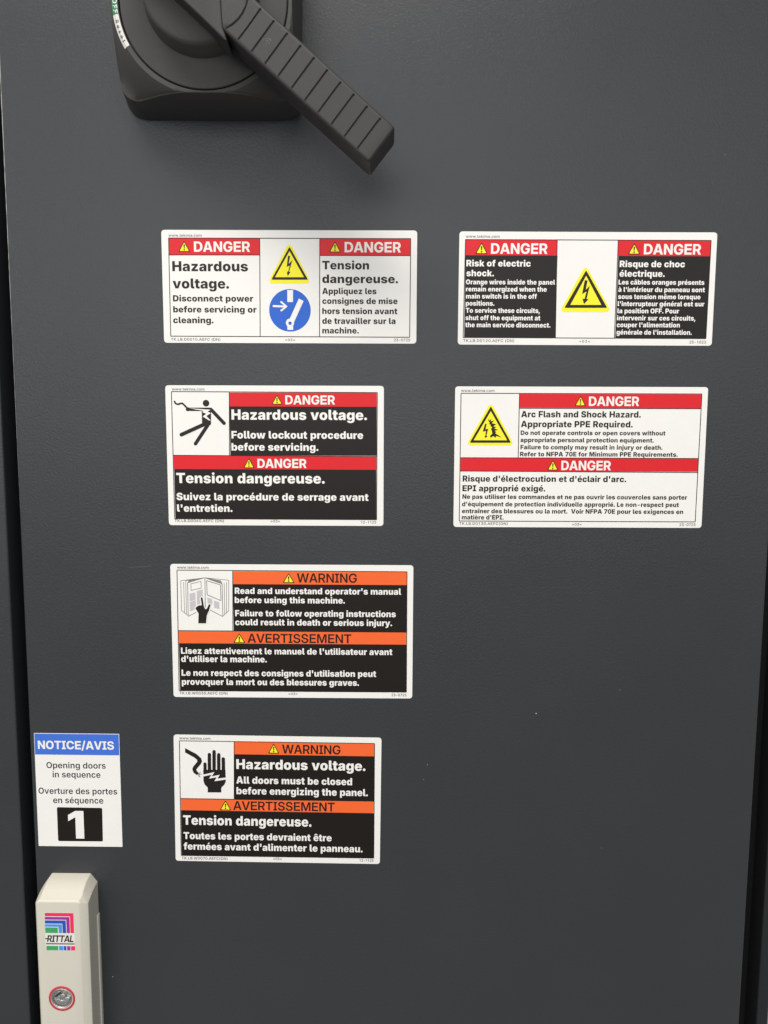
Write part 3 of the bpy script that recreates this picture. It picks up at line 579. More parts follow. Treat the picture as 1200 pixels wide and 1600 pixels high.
            284, 0, 342, 324, 1, 451, 745, 1, 579, 745, 1, 687, 324, 1, 698, 284, 0, 716, 197, 0, 733, 108, 0, 742, 64, 1, 723, 64, 1, 731, 108, 0, 747, 197, 0,
            765, 284, 0, 774, 324, 1, 879, 745, 1, 1005, 745, 1, 802, 0, 1, 666, 0, 1, 550, 436, 1, 536, 489, 0, 513, 613, 0, 501, 687, 1, 528, 687, 1, 516, 616,
            0, 495, 494, 0, 480, 436, 1, 364, 0, 1]],
        'a': [583, [229, -12, 1, 176, -12, 0, 91, 27, 0, 41, 103, 0, 41, 158, 1, 41, 205, 0, 77, 267, 0, 139, 303, 0, 216, 321, 0, 255, 325, 1, 305, 331, 0, 366,
            339, 0, 396, 356, 0, 396, 376, 1, 396, 379, 1, 396, 409, 0, 372, 452, 0, 325, 474, 0, 291, 474, 1, 255, 474, 0, 204, 452, 0, 171, 418, 0, 164, 399, 1,
            57, 425, 1, 75, 476, 0, 146, 537, 0, 239, 566, 0, 289, 566, 1, 324, 566, 0, 401, 549, 0, 468, 507, 0, 510, 431, 0, 510, 372, 1, 510, 0, 1, 400, 0, 1,
            400, 77, 1, 394, 77, 1, 383, 55, 0, 340, 14, 0, 274, -12, 0], [256, 78, 1, 300, 78, 0, 363, 112, 0, 396, 169, 0, 396, 201, 1, 396, 272, 1, 390, 266,
            0, 357, 257, 0, 316, 249, 0, 276, 244, 0, 263, 242, 1, 233, 239, 0, 182, 220, 0, 152, 185, 0, 152, 157, 1, 152, 131, 0, 179, 96, 0, 226, 78, 0]],
        'c': [592, [309, -12, 1, 230, -12, 0, 112, 61, 0, 47, 190, 0, 47, 276, 1, 47, 364, 0, 112, 494, 0, 230, 566, 0, 309, 566, 1, 354, 566, 0, 430, 543, 0, 492,
            500, 0, 535, 438, 0, 545, 399, 1, 437, 374, 1, 432, 395, 0, 409, 431, 0, 377, 457, 0, 335, 470, 0, 310, 470, 1, 260, 470, 0, 196, 418, 0, 163, 330, 0,
            163, 277, 1, 163, 224, 0, 196, 136, 0, 260, 84, 0, 310, 84, 1, 336, 84, 0, 378, 98, 0, 411, 125, 0, 434, 162, 0, 439, 185, 1, 546, 160, 1, 537, 120,
            0, 494, 57, 0, 432, 12, 0, 354, -12, 0]],
        'e': [602, [315, -12, 1, 232, -12, 0, 112, 60, 0, 47, 189, 0, 47, 276, 1, 47, 362, 0, 111, 492, 0, 228, 566, 0, 306, 566, 1, 354, 566, 0, 444, 534, 0, 515,
            467, 0, 557, 360, 0, 557, 285, 1, 557, 246, 1, 109, 246, 1, 109, 329, 1, 498, 329, 1, 445, 302, 1, 445, 352, 0, 414, 430, 0, 352, 473, 0, 306, 473, 1,
            260, 473, 0, 195, 429, 0, 161, 356, 0, 161, 313, 1, 161, 256, 1, 161, 200, 0, 200, 122, 0, 270, 82, 0, 316, 82, 1, 347, 82, 0, 396, 99, 0, 432, 134,
            0, 441, 160, 1, 548, 135, 1, 535, 91, 0, 471, 25, 0, 376, -12, 0]],
        'i': [260, [73, 0, 1, 73, 559, 1, 187, 559, 1, 187, 0, 1], [130, 643, 1, 101, 643, 0, 60, 682, 0, 60, 710, 1, 60, 737, 0, 101, 776, 0, 130, 776, 1, 159,
            776, 0, 201, 738, 0, 201, 710, 1, 201, 682, 0, 159, 643, 0]],
        'k': [575, [178, 186, 1, 178, 325, 1, 197, 325, 1, 414, 559, 1, 550, 559, 1, 298, 288, 1, 278, 288, 1], [73, 0, 1, 73, 745, 1, 187, 745, 1, 187, 0, 1],
            [425, 0, 1, 229, 262, 1, 308, 343, 1, 565, 0, 1]],
        'm': [912, [73, 0, 1, 73, 559, 1, 181, 559, 1, 184, 428, 1, 176, 428, 1, 188, 476, 0, 238, 538, 0, 305, 568, 0, 342, 568, 1, 402, 568, 0, 477, 493, 0, 491,
            424, 1, 477, 424, 1, 488, 471, 0, 542, 535, 0, 618, 568, 0, 662, 568, 1, 712, 568, 0, 792, 525, 0, 839, 440, 0, 839, 377, 1, 839, 0, 1, 725, 0, 1,
            725, 364, 1, 725, 419, 0, 664, 469, 0, 622, 469, 1, 588, 469, 0, 539, 440, 0, 512, 390, 0, 512, 357, 1, 512, 0, 1, 400, 0, 1, 400, 371, 1, 400, 415,
            0, 343, 469, 0, 299, 469, 1, 269, 469, 0, 218, 441, 0, 187, 387, 0, 187, 346, 1, 187, 0, 1]],
        'o': [620, [310, -12, 1, 230, -12, 0, 112, 61, 0, 47, 190, 0, 47, 276, 1, 47, 364, 0, 112, 494, 0, 230, 566, 0, 310, 566, 1, 389, 566, 0, 507, 494, 0, 572,
            364, 0, 572, 276, 1, 572, 190, 0, 507, 61, 0, 389, -12, 0], [310, 84, 1, 359, 84, 0, 425, 137, 0, 457, 224, 0, 457, 277, 1, 457, 330, 0, 425, 418, 0,
            359, 470, 0, 310, 470, 1, 260, 470, 0, 195, 418, 0, 163, 330, 0, 163, 277, 1, 163, 224, 0, 195, 137, 0, 260, 84, 0]],
        's': [554, [276, -12, 1, 214, -12, 0, 119, 24, 0, 58, 93, 0, 48, 142, 1, 155, 164, 1, 167, 121, 0, 229, 80, 0, 277, 80, 1, 329, 80, 0, 391, 123, 0, 391,
            154, 1, 391, 180, 0, 352, 214, 0, 313, 223, 1, 218, 244, 1, 140, 261, 0, 64, 338, 0, 64, 399, 1, 64, 449, 0, 120, 524, 0, 218, 566, 0, 282, 566, 1,
            343, 566, 0, 430, 531, 0, 484, 468, 0, 496, 426, 1, 394, 404, 1, 384, 433, 0, 332, 477, 0, 283, 477, 1, 239, 477, 0, 179, 437, 0, 179, 406, 1, 179,
            379, 0, 219, 345, 0, 264, 334, 1, 355, 314, 1, 433, 297, 0, 508, 222, 0, 508, 163, 1, 508, 112, 0, 449, 33, 0, 344, -12, 0]],
        't': [351, [316, 559, 1, 316, 467, 1, 10, 467, 1, 10, 559, 1], [91, 692, 1, 205, 692, 1, 205, 152, 1, 205, 119, 0, 233, 88, 0, 265, 88, 1, 274, 88, 0, 302,
            93, 0, 312, 95, 1, 331, 4, 1, 313, -2, 0, 272, -7, 0, 252, -7, 1, 175, -7, 0, 91, 71, 0, 91, 143, 1]],
        'w': [851, [195, 0, 1, 27, 559, 1, 147, 559, 1, 208, 330, 1, 221, 278, 0, 252, 150, 0, 266, 70, 1, 250, 70, 1, 264, 147, 0, 295, 275, 0, 309, 330, 1, 370,
            559, 1, 483, 559, 1, 542, 330, 1, 556, 277, 0, 586, 148, 0, 601, 70, 1, 584, 70, 1, 599, 148, 0, 629, 276, 0, 642, 330, 1, 703, 559, 1, 824, 559, 1,
            656, 0, 1, 541, 0, 1, 473, 238, 1, 462, 274, 0, 443, 353, 0, 424, 436, 0, 414, 477, 1, 437, 477, 1, 427, 437, 0, 408, 353, 0, 388, 273, 0, 378, 238,
            1, 310, 0, 1]],
    },
    'M': {
        'A': [718, [6, 0, 1, 270, 745, 1, 449, 745, 1, 712, 0, 1, 557, 0, 1, 432, 380, 1, 411, 446, 0, 367, 590, 0, 340, 686, 1, 379, 686, 1, 352, 590, 0, 307,
            446, 0, 286, 380, 1, 157, 0, 1], [167, 172, 1, 167, 286, 1, 551, 286, 1, 551, 172, 1]],
        'E': [617, [59, 0, 1, 59, 745, 1, 584, 745, 1, 584, 624, 1, 200, 624, 1, 200, 437, 1, 555, 437, 1, 555, 318, 1, 200, 318, 1, 200, 121, 1, 584, 121, 1, 584,
            0, 1]],
        'G': [752, [386, -12, 1, 282, -12, 0, 123, 85, 0, 34, 258, 0, 34, 372, 1, 34, 490, 0, 125, 663, 0, 284, 757, 0, 384, 757, 1, 447, 757, 0, 558, 720, 0, 645,
            650, 0, 700, 555, 0, 708, 497, 1, 565, 497, 1, 558, 527, 0, 528, 577, 0, 481, 612, 0, 423, 632, 0, 388, 632, 1, 323, 632, 0, 228, 568, 0, 176, 451, 0,
            176, 372, 1, 176, 293, 0, 228, 177, 0, 324, 113, 0, 389, 113, 1, 443, 113, 0, 527, 157, 0, 575, 233, 0, 575, 284, 1, 610, 282, 1, 406, 282, 1, 406,
            391, 1, 713, 391, 1, 713, 299, 1, 713, 208, 0, 628, 68, 0, 481, -12, 0]],
        'I': [390, [34, 0, 1, 34, 116, 1, 125, 116, 1, 125, 629, 1, 34, 629, 1, 34, 745, 1, 357, 745, 1, 357, 629, 1, 266, 629, 1, 266, 116, 1, 357, 116, 1, 357,
            0, 1]],
        'M': [908, [59, 0, 1, 59, 745, 1, 263, 745, 1, 400, 371, 1, 407, 349, 0, 427, 285, 0, 448, 215, 0, 467, 152, 0, 473, 131, 1, 438, 131, 1, 443, 152, 0, 462,
            215, 0, 483, 285, 0, 503, 349, 0, 510, 371, 1, 644, 745, 1, 848, 745, 1, 848, 0, 1, 710, 0, 1, 710, 370, 1, 710, 394, 0, 711, 461, 0, 714, 535, 0,
            716, 611, 0, 716, 646, 1, 733, 646, 1, 721, 607, 0, 697, 528, 0, 674, 453, 0, 654, 391, 0, 647, 370, 1, 511, 0, 1, 397, 0, 1, 260, 370, 1, 253, 391,
            0, 232, 453, 0, 209, 528, 0, 184, 607, 0, 171, 646, 1, 192, 646, 1, 193, 611, 0, 194, 535, 0, 197, 461, 0, 198, 394, 0, 198, 370, 1, 198, 0, 1]],
        'N': [740, [59, 0, 1, 59, 745, 1, 210, 745, 1, 462, 343, 1, 473, 326, 0, 506, 269, 0, 544, 203, 0, 560, 172, 1, 545, 137, 1, 543, 169, 0, 540, 254, 0, 539,
            332, 0, 539, 354, 1, 539, 745, 1, 680, 745, 1, 680, 0, 1, 529, 0, 1, 301, 362, 1, 288, 383, 0, 248, 451, 0, 198, 538, 0, 170, 588, 1, 193, 606, 1,
            197, 551, 0, 200, 455, 0, 200, 383, 0, 200, 363, 1, 200, 0, 1]],
        'R': [662, [59, 0, 1, 59, 745, 1, 353, 745, 1, 436, 745, 0, 556, 686, 0, 622, 578, 0, 622, 504, 1, 622, 431, 0, 553, 325, 0, 428, 267, 0, 344, 267, 1, 143,
            267, 1, 143, 382, 1, 345, 382, 1, 388, 382, 0, 450, 412, 0, 484, 467, 0, 484, 504, 1, 484, 542, 0, 450, 596, 0, 388, 627, 0, 345, 627, 1, 200, 627, 1,
            200, 0, 1], [484, 0, 1, 312, 336, 1, 461, 336, 1, 637, 0, 1]],
        'S': [660, [334, -12, 1, 240, -12, 0, 107, 49, 0, 36, 163, 0, 36, 243, 1, 173, 243, 1, 174, 200, 0, 213, 138, 0, 285, 105, 0, 335, 105, 1, 380, 105, 0,
            447, 131, 0, 484, 177, 0, 484, 208, 1, 484, 234, 0, 457, 271, 0, 397, 300, 0, 348, 310, 1, 269, 328, 1, 157, 353, 0, 51, 454, 0, 51, 533, 1, 51, 601,
            0, 120, 701, 0, 245, 757, 0, 328, 757, 1, 412, 757, 0, 535, 699, 0, 604, 592, 0, 606, 518, 1, 473, 518, 1, 469, 575, 0, 391, 639, 0, 328, 639, 1, 288,
            639, 0, 227, 614, 0, 191, 569, 0, 191, 540, 1, 191, 516, 0, 218, 481, 0, 277, 454, 0, 324, 443, 1, 398, 426, 1, 457, 414, 0, 542, 376, 0, 597, 325, 0,
            624, 258, 0, 624, 217, 1, 624, 147, 0, 554, 44, 0, 423, -12, 0]],
        'T': [645, [23, 624, 1, 23, 745, 1, 622, 745, 1, 622, 624, 1, 393, 624, 1, 393, 0, 1, 252, 0, 1, 252, 624, 1]],
        'V': [712, [270, 0, 1, 6, 745, 1, 159, 745, 1, 287, 365, 1, 307, 304, 0, 352, 153, 0, 380, 59, 1, 340, 59, 1, 367, 153, 0, 411, 304, 0, 430, 365, 1, 555,
            745, 1, 706, 745, 1, 447, 0, 1]],
        'W': [1011, [206, 0, 1, 6, 745, 1, 155, 745, 1, 249, 356, 1, 260, 312, 0, 278, 224, 0, 295, 136, 0, 303, 92, 1, 276, 92, 1, 285, 136, 0, 303, 224, 0, 323,
            312, 0, 334, 356, 1, 432, 745, 1, 579, 745, 1, 676, 356, 1, 687, 312, 0, 707, 224, 0, 726, 136, 0, 734, 92, 1, 707, 92, 1, 715, 136, 0, 732, 224, 0,
            751, 312, 0, 761, 356, 1, 855, 745, 1, 1005, 745, 1, 804, 0, 1, 646, 0, 1, 535, 421, 1, 523, 467, 0, 501, 574, 0, 487, 639, 1, 524, 639, 1, 510, 574,
            0, 488, 467, 0, 476, 421, 1, 365, 0, 1]],
    },
    'S': {
        ' ': [275],
        'O': [788, [394, -10, 1, 296, -10, 0, 140, 81, 0, 50, 252, 0, 50, 372, 1, 50, 493, 0, 140, 664, 0, 296, 755, 0, 394, 755, 1, 492, 755, 0, 648, 664, 0, 738,
            493, 0, 738, 372, 1, 738, 251, 0, 648, 80, 0, 492, -10, 0], [394, 116, 1, 454, 116, 0, 544, 175, 0, 596, 289, 0, 596, 372, 1, 596, 455, 0, 544, 570,
            0, 454, 629, 0, 394, 629, 1, 335, 629, 0, 244, 570, 0, 192, 455, 0, 192, 372, 1, 192, 289, 0, 244, 175, 0, 335, 116, 0]],
        'c': [599, [312, -11, 1, 230, -11, 0, 109, 61, 0, 43, 191, 0, 43, 277, 1, 43, 364, 0, 109, 494, 0, 230, 566, 0, 312, 566, 1, 360, 566, 0, 442, 541, 0, 506,
            495, 0, 548, 428, 0, 557, 386, 1, 428, 361, 1, 423, 382, 0, 403, 417, 0, 374, 442, 0, 336, 455, 0, 314, 455, 1, 270, 455, 0, 213, 409, 0, 183, 329, 0,
            183, 277, 1, 183, 226, 0, 213, 146, 0, 270, 99, 0, 314, 99, 1, 337, 99, 0, 375, 113, 0, 404, 139, 0, 424, 176, 0, 429, 198, 1, 558, 172, 1, 549, 130,
            0, 507, 62, 0, 443, 14, 0, 361, -11, 0]],
        'd': [642, [272, -10, 1, 207, -10, 0, 103, 57, 0, 43, 186, 0, 43, 278, 1, 43, 373, 0, 105, 501, 0, 208, 566, 0, 272, 566, 1, 321, 566, 0, 384, 533, 0, 422,
            487, 0, 432, 466, 1, 437, 466, 1, 437, 745, 1, 575, 745, 1, 575, 0, 1, 439, 0, 1, 439, 89, 1, 432, 89, 1, 421, 68, 0, 383, 22, 0, 320, -10, 0], [312,
            102, 1, 353, 102, 0, 410, 147, 0, 440, 226, 0, 440, 279, 1, 440, 332, 0, 410, 410, 0, 353, 454, 0, 312, 454, 1, 270, 454, 0, 213, 409, 0, 184, 330, 0,
            184, 279, 1, 184, 228, 0, 213, 148, 0, 271, 102, 0]],
        'e': [607, [316, -11, 1, 231, -11, 0, 109, 59, 0, 43, 188, 0, 43, 276, 1, 43, 363, 0, 108, 493, 0, 228, 566, 0, 308, 566, 1, 361, 566, 0, 454, 532, 0, 526,
            463, 0, 566, 356, 0, 566, 283, 1, 566, 242, 1, 104, 242, 1, 104, 333, 1, 498, 333, 1, 434, 307, 1, 434, 353, 0, 406, 422, 0, 350, 460, 0, 309, 460, 1,
            268, 460, 0, 210, 421, 0, 180, 356, 0, 180, 315, 1, 180, 252, 1, 180, 201, 0, 214, 131, 0, 277, 95, 0, 318, 95, 1, 346, 95, 0, 391, 111, 0, 423, 142,
            0, 432, 165, 1, 558, 140, 1, 544, 95, 0, 479, 27, 0, 380, -11, 0]],
        'g': [643, [311, -221, 1, 243, -221, 0, 142, -186, 0, 77, -126, 0, 64, -88, 1, 182, -50, 1, 190, -66, 0, 220, -98, 0, 272, -118, 0, 310, -118, 1, 370,
            -118, 0, 440, -63, 0, 440, -5, 1, 440, 100, 1, 428, 100, 1, 419, 79, 0, 381, 36, 0, 319, 8, 0, 272, 8, 1, 208, 8, 0, 104, 68, 0, 43, 189, 0, 43, 281,
            1, 43, 374, 0, 105, 501, 0, 209, 566, 0, 273, 566, 1, 321, 566, 0, 385, 534, 0, 424, 487, 0, 434, 466, 1, 441, 466, 1, 441, 559, 1, 576, 559, 1, 576,
            1, 1, 576, -74, 0, 508, -173, 0, 388, -221, 0], [313, 115, 1, 354, 115, 0, 410, 155, 0, 440, 230, 0, 440, 282, 1, 440, 334, 0, 411, 411, 0, 354, 454,
            0, 313, 454, 1, 271, 454, 0, 213, 409, 0, 184, 332, 0, 184, 282, 1, 184, 231, 0, 214, 156, 0, 271, 115, 0]],
        'i': [272, [67, 0, 1, 67, 559, 1, 205, 559, 1, 205, 0, 1], [136, 636, 1, 104, 636, 0, 58, 679, 0, 58, 709, 1, 58, 740, 0, 104, 783, 0, 136, 783, 1, 168,
            783, 0, 214, 740, 0, 214, 709, 1, 214, 679, 0, 168, 636, 0]],
        'n': [631, [205, 326, 1, 205, 0, 1, 67, 0, 1, 67, 559, 1, 197, 559, 1, 199, 420, 1, 190, 420, 1, 212, 492, 0, 303, 566, 0, 372, 566, 1, 430, 566, 0, 516,
            516, 0, 564, 422, 0, 564, 355, 1, 564, 0, 1, 426, 0, 1, 426, 333, 1, 426, 388, 0, 370, 450, 0, 320, 450, 1, 287, 450, 0, 235, 420, 0, 205, 365, 0]],
        'o': [625, [313, -11, 1, 230, -11, 0, 109, 61, 0, 43, 191, 0, 43, 277, 1, 43, 364, 0, 109, 494, 0, 230, 566, 0, 313, 566, 1, 395, 566, 0, 516, 494, 0, 582,
            364, 0, 582, 277, 1, 582, 191, 0, 516, 61, 0, 395, -11, 0], [313, 99, 1, 356, 99, 0, 414, 147, 0, 442, 227, 0, 442, 277, 1, 442, 328, 0, 414, 408, 0,
            356, 455, 0, 313, 455, 1, 269, 455, 0, 212, 408, 0, 183, 328, 0, 183, 277, 1, 183, 227, 0, 212, 147, 0, 269, 99, 0]],
        'p': [642, [67, -209, 1, 67, 559, 1, 202, 559, 1, 202, 466, 1, 210, 466, 1, 220, 487, 0, 258, 533, 0, 321, 566, 0, 370, 566, 1, 434, 566, 0, 537, 501, 0,
            599, 373, 0, 599, 278, 1, 599, 186, 0, 539, 57, 0, 435, -10, 0, 369, -10, 1, 322, -10, 0, 259, 22, 0, 220, 68, 0, 210, 89, 1, 205, 89, 1, 205, -209,
            1], [330, 102, 1, 372, 102, 0, 428, 148, 0, 457, 228, 0, 457, 279, 1, 457, 330, 0, 429, 409, 0, 372, 454, 0, 330, 454, 1, 289, 454, 0, 232, 410, 0,
            202, 332, 0, 202, 279, 1, 202, 226, 0, 232, 147, 0, 289, 102, 0]],
        'q': [642, [575, -209, 1, 437, -209, 1, 437, 89, 1, 432, 89, 1, 421, 68, 0, 383, 22, 0, 320, -10, 0, 272, -10, 1, 207, -10, 0, 103, 57, 0, 43, 186, 0, 43,
            278, 1, 43, 373, 0, 105, 501, 0, 208, 566, 0, 272, 566, 1, 321, 566, 0, 384, 533, 0, 422, 487, 0, 432, 466, 1, 439, 466, 1, 439, 559, 1, 575, 559, 1],
            [312, 102, 1, 353, 102, 0, 410, 147, 0, 440, 226, 0, 440, 279, 1, 440, 332, 0, 410, 410, 0, 353, 454, 0, 312, 454, 1, 270, 454, 0, 213, 409, 0, 184,
            330, 0, 184, 279, 1, 184, 228, 0, 213, 148, 0, 271, 102, 0]],
        'r': [411, [67, 0, 1, 67, 559, 1, 201, 559, 1, 201, 464, 1, 207, 464, 1, 222, 514, 0, 296, 567, 0, 343, 567, 1, 355, 567, 0, 381, 564, 0, 391, 562, 1, 391,
            437, 1, 382, 440, 0, 346, 444, 0, 329, 444, 1, 293, 444, 0, 237, 414, 0, 205, 360, 0, 205, 325, 1, 205, 0, 1]],
        's': [567, [283, -11, 1, 217, -11, 0, 116, 26, 0, 52, 98, 0, 42, 149, 1, 171, 173, 1, 182, 132, 0, 239, 92, 0, 286, 92, 1, 332, 92, 0, 386, 129, 0, 386,
            156, 1, 386, 179, 0, 349, 209, 0, 311, 217, 1, 216, 237, 1, 136, 254, 0, 57, 333, 0, 57, 395, 1, 57, 447, 0, 115, 524, 0, 218, 566, 0, 286, 566, 1,
            351, 566, 0, 445, 530, 0, 502, 464, 0, 513, 420, 1, 390, 397, 1, 381, 426, 0, 332, 465, 0, 288, 465, 1, 249, 465, 0, 195, 431, 0, 195, 403, 1, 195,
            380, 0, 230, 349, 0, 272, 340, 1, 369, 320, 1, 449, 304, 0, 527, 229, 0, 527, 169, 1, 527, 116, 0, 464, 34, 0, 354, -11, 0]],
        't': [367, [333, 559, 1, 333, 452, 1, 10, 452, 1, 10, 559, 1], [88, 692, 1, 226, 692, 1, 226, 160, 1, 226, 131, 0, 251, 104, 0, 280, 104, 1, 289, 104, 0,
            319, 108, 0, 328, 110, 1, 348, 5, 1, 326, -2, 0, 279, -8, 0, 257, -8, 1, 176, -8, 0, 88, 73, 0, 88, 148, 1]],
        'u': [631, [259, -7, 1, 201, -7, 0, 115, 43, 0, 67, 137, 0, 67, 204, 1, 67, 559, 1, 205, 559, 1, 205, 226, 1, 205, 171, 0, 262, 109, 0, 311, 109, 1, 345,
            109, 0, 396, 139, 0, 426, 194, 0, 426, 233, 1, 426, 559, 1, 564, 559, 1, 564, 0, 1, 433, 0, 1, 432, 139, 1, 441, 139, 1, 418, 67, 0, 327, -7, 0]],
        'v': [606, [225, 0, 1, 18, 559, 1, 165, 559, 1, 264, 261, 1, 282, 207, 0, 307, 97, 0, 321, 40, 1, 289, 40, 1, 302, 97, 0, 327, 207, 0, 345, 261, 1, 443,
            559, 1, 588, 559, 1, 381, 0, 1]],
        'é': [607, [316, -11, 1, 231, -11, 0, 109, 59, 0, 43, 188, 0, 43, 276, 1, 43, 363, 0, 108, 493, 0, 228, 566, 0, 308, 566, 1, 361, 566, 0, 454, 532, 0, 526,
            463, 0, 566, 356, 0, 566, 283, 1, 566, 242, 1, 104, 242, 1, 104, 333, 1, 498, 333, 1, 434, 307, 1, 434, 353, 0, 406, 422, 0, 350, 460, 0, 309, 460, 1,
            268, 460, 0, 210, 421, 0, 180, 356, 0, 180, 315, 1, 180, 252, 1, 180, 201, 0, 214, 131, 0, 277, 95, 0, 318, 95, 1, 346, 95, 0, 391, 111, 0, 423, 142,
            0, 432, 165, 1, 558, 140, 1, 544, 95, 0, 479, 27, 0, 380, -11, 0], [254, 630, 1, 324, 784, 1, 455, 784, 1, 353, 630, 1]],
    },
}

CAP = 745.0
_glyphs = {}


def winding(p, l):
    w = 0
    for i in range(len(l)):
        (x0, y0), (x1, y1) = l[i - 1], l[i]
        if (y0 > p[1]) != (y1 > p[1]) and p[0] < (x1 - x0) * (p[1] - y0) / (y1 - y0) + x0:
            w += 1 if y1 > y0 else -1
    return w


def glyph(st, ch):
    """advance, points, triangles and ink range of one character, cap height 745"""
    if (st, ch) in _glyphs:
        return _glyphs[st, ch]
    g = GLYPHS[st][ch]
    loops = []
    for flat in g[1:]:
        q = [flat[i:i + 3] for i in range(0, len(flat), 3)]
        pts = []
        n = len(q)
        full = []
        for i in range(n):
            full.append(q[i])
            a = q[(i + 1) % n]
            if not q[i][2] and not a[2]:
                full.append([(q[i][0] + a[0]) / 2, (q[i][1] + a[1]) / 2, 1])
        k = next(i for i in range(len(full)) if full[i][2])
        full = full[k:] + full[:k]
        i, n = 0, len(full)
        while i < n:
            x, y, on = full[i]
            if on:
                pts.append((x, y))
            else:
                a, b = full[i - 1], full[(i + 1) % n]
                for t in (0.25, 0.5, 0.75):
                    pts.append((a[0] * (1 - t) ** 2 + x * 2 * t * (1 - t) + b[0] * t * t,
                                a[1] * (1 - t) ** 2 + y * 2 * t * (1 - t) + b[1] * t * t))
            i += 1
        loops.append(pts)
    verts, edges = [], []
    for l in loops:
        n = len(verts)
        verts += [Vector(p) for p in l]
        edges += [(n + i, n + (i + 1) % len(l)) for i in range(len(l))]
    if not loops:
        _glyphs[st, ch] = (g[0], [], [], 0, 0)
        return _glyphs[st, ch]
    out = delaunay_2d_cdt(verts, edges, [], 0, 1e-4)
    P = out[0]
    tris = []
    for t in out[2]:
        c = sum((P[i] for i in t), Vector((0, 0))) / 3
        if sum(winding(c, l) for l in loops):
            a = (P[t[1]] - P[t[0]]).cross(P[t[2]] - P[t[0]])
            tris.append(tuple(t) if a > 0 else tuple(t)[::-1])
    xs = [p[0] for l in loops for p in l]
    _glyphs[st, ch] = (g[0], [(p.x, p.y) for p in P], tris, min(xs), max(xs))
    return _glyphs[st, ch]


def set_text(mesh, key, st, text, x, y, width, cap, h, slant=0.0, mapping=None, narrowest=0.90):
    """sets one line of text so that its ink starts at x, ends at x + width and stands on y"""
    x0, x1 = glyph(st, text[0])[3], glyph(st, text[-1])[4]
    adv = [glyph(st, c)[0] for c in text]
    nat = sum(adv[:-1]) + x1 - x0
    sy = cap / CAP
    sx = sy * min(1.10, max(narrowest, width / (nat * sy)))
    track = (width - nat * sx) / max(1, len(text) - 1)
    px = x - x0 * sx
    slot = mesh.slot(key)
    for i, c in enumerate(text):
        _, pts, tris, _, _ = glyph(st, c)
        n = len(mesh.v)
        pts = [(px + (p[0] + slant * p[1]) * sx, y + p[1] * sy, h) for p in pts]
        mesh.v += [mapping(*p) for p in pts] if mapping else pts
        mesh.f += [(n + a, n + b, n + c2) for a, b, c2 in tris]
        mesh.m += [slot] * len(tris)
        px += adv[i] * sx + track


BASE = 0.15          # thickness of the vinyl, mm
STEP = 0.03          # one printed layer above the next


def draw(mesh, shapes):
    for k, s in enumerate(shapes):
        if s[0] == 'rect':
            _, key, lay, x0, y0, x1, y1 = s
            mesh.flat(key, [[(x0, y1), (x1, y1), (x1, y0), (x0, y0)]], BASE + STEP * (lay + 1))
        elif s[0] == 'text':
            _, key, lay, st, t, x, y, w, c = s
            set_text(mesh, key, st, t, x, y, w, c, BASE + STEP * (lay + 1))
        elif s[0] == 'line':
            _, key, lay, w, pts = s
            for i in range(len(pts) - 1):
                mesh.flat(key, [stroke_loop(pts[i:i + 2], w, False)], BASE + STEP * (lay + 1) + 0.002 * (i % 5) + 0.0004 * (k % 16))
        elif s[0] == 'poly':
            _, key, lay, rad, pts = s
            mesh.flat(key, [rounded(ccw(pts), rad)], BASE + STEP * (lay + 1) + 0.0015 * (k % 12))
        elif s[0] == 'stroke':
            _, key, lay, w, pts = s
            mesh.flat(key, [stroke_loop(pts, w)], BASE + STEP * (lay + 1) + 0.0015 * (k % 12))
        elif s[0] == 'disc':
            _, key, lay, x, y, r = s
            mesh.flat(key, [circle(x, y, r)], BASE + STEP * (lay + 1) + 0.0015 * (k % 12))
        elif s[0] == 'alert':
            _, lay, x0, y0, x1, y1 = s
            h = BASE + STEP * (lay + 1)
            xm, w, t = (x0 + x1) / 2, x1 - x0, y1 - y0
            mesh.flat('ink', [rounded([(x0, y0), (x1, y0), (xm, y1)], 0.45)], h)
            e = 0.115
            mesh.flat('yellow', [rounded([(x0 + e * w, y0 + 0.075 * t), (x1 - e * w, y0 + 0.075 * t), (xm, y1 - 0.15 * t)], 0.3)], h + STEP)
            b = w * 0.062
            mesh.flat('ink', [[(xm - b * 0.55, y0 + t * 0.30), (xm + b * 0.55, y0 + t * 0.30), (xm + b, y0 + t * 0.66), (xm - b, y0 + t * 0.66)]], h + 2 * STEP)
            mesh.flat('ink', [circle(xm, y0 + t * 0.19, b * 1.05, 12)], h + 2 * STEP)


# ------------------------------------------------------------------ cabinet: the frame behind the gaps, the neighbouring door, the door itself
cabinet = thing('electrical_cabinet', 'dark grey textured steel electrical cabinet with a cream lock handle on its door', 'cabinet', 0, -560, 0)
UP = (0, 560, 0)                # from the cabinet's base to the middle of the door face
m = Mesh()
m.prism('rubber', box_loop(-330, -560, 340, 420), -45, -37)
m.build('back_plate', cabinet, loc=UP)
m = Mesh()
m.prism('frame', box_loop(261.5, -560, 269.7, 420), -36.8, -20, 1.2)
m.build('side_post', cabinet, 40, loc=UP)
m = Mesh()
m.prism('trim', box_loop(270.0, -560, 300, 420), -36.8, -20.8, 0.8)
m.build('edge_trim', cabinet, 40, loc=UP)


def door_slab(x0, x1, label):
    """sheet metal door: front face with folded, rounded edges"""
    m = Mesh()
    m.prism('paint', box_loop(x0, -560, x1, 420, 1.2, 3), -22, 0, 1.3, 4)
    return m.build('door', cabinet, 40, label, UP)


door = door_slab(-232.6, 239.6, 'large dark grey door carrying the labels')
door_slab(-330, -241.0, 'neighbouring door past the black gap at the left')

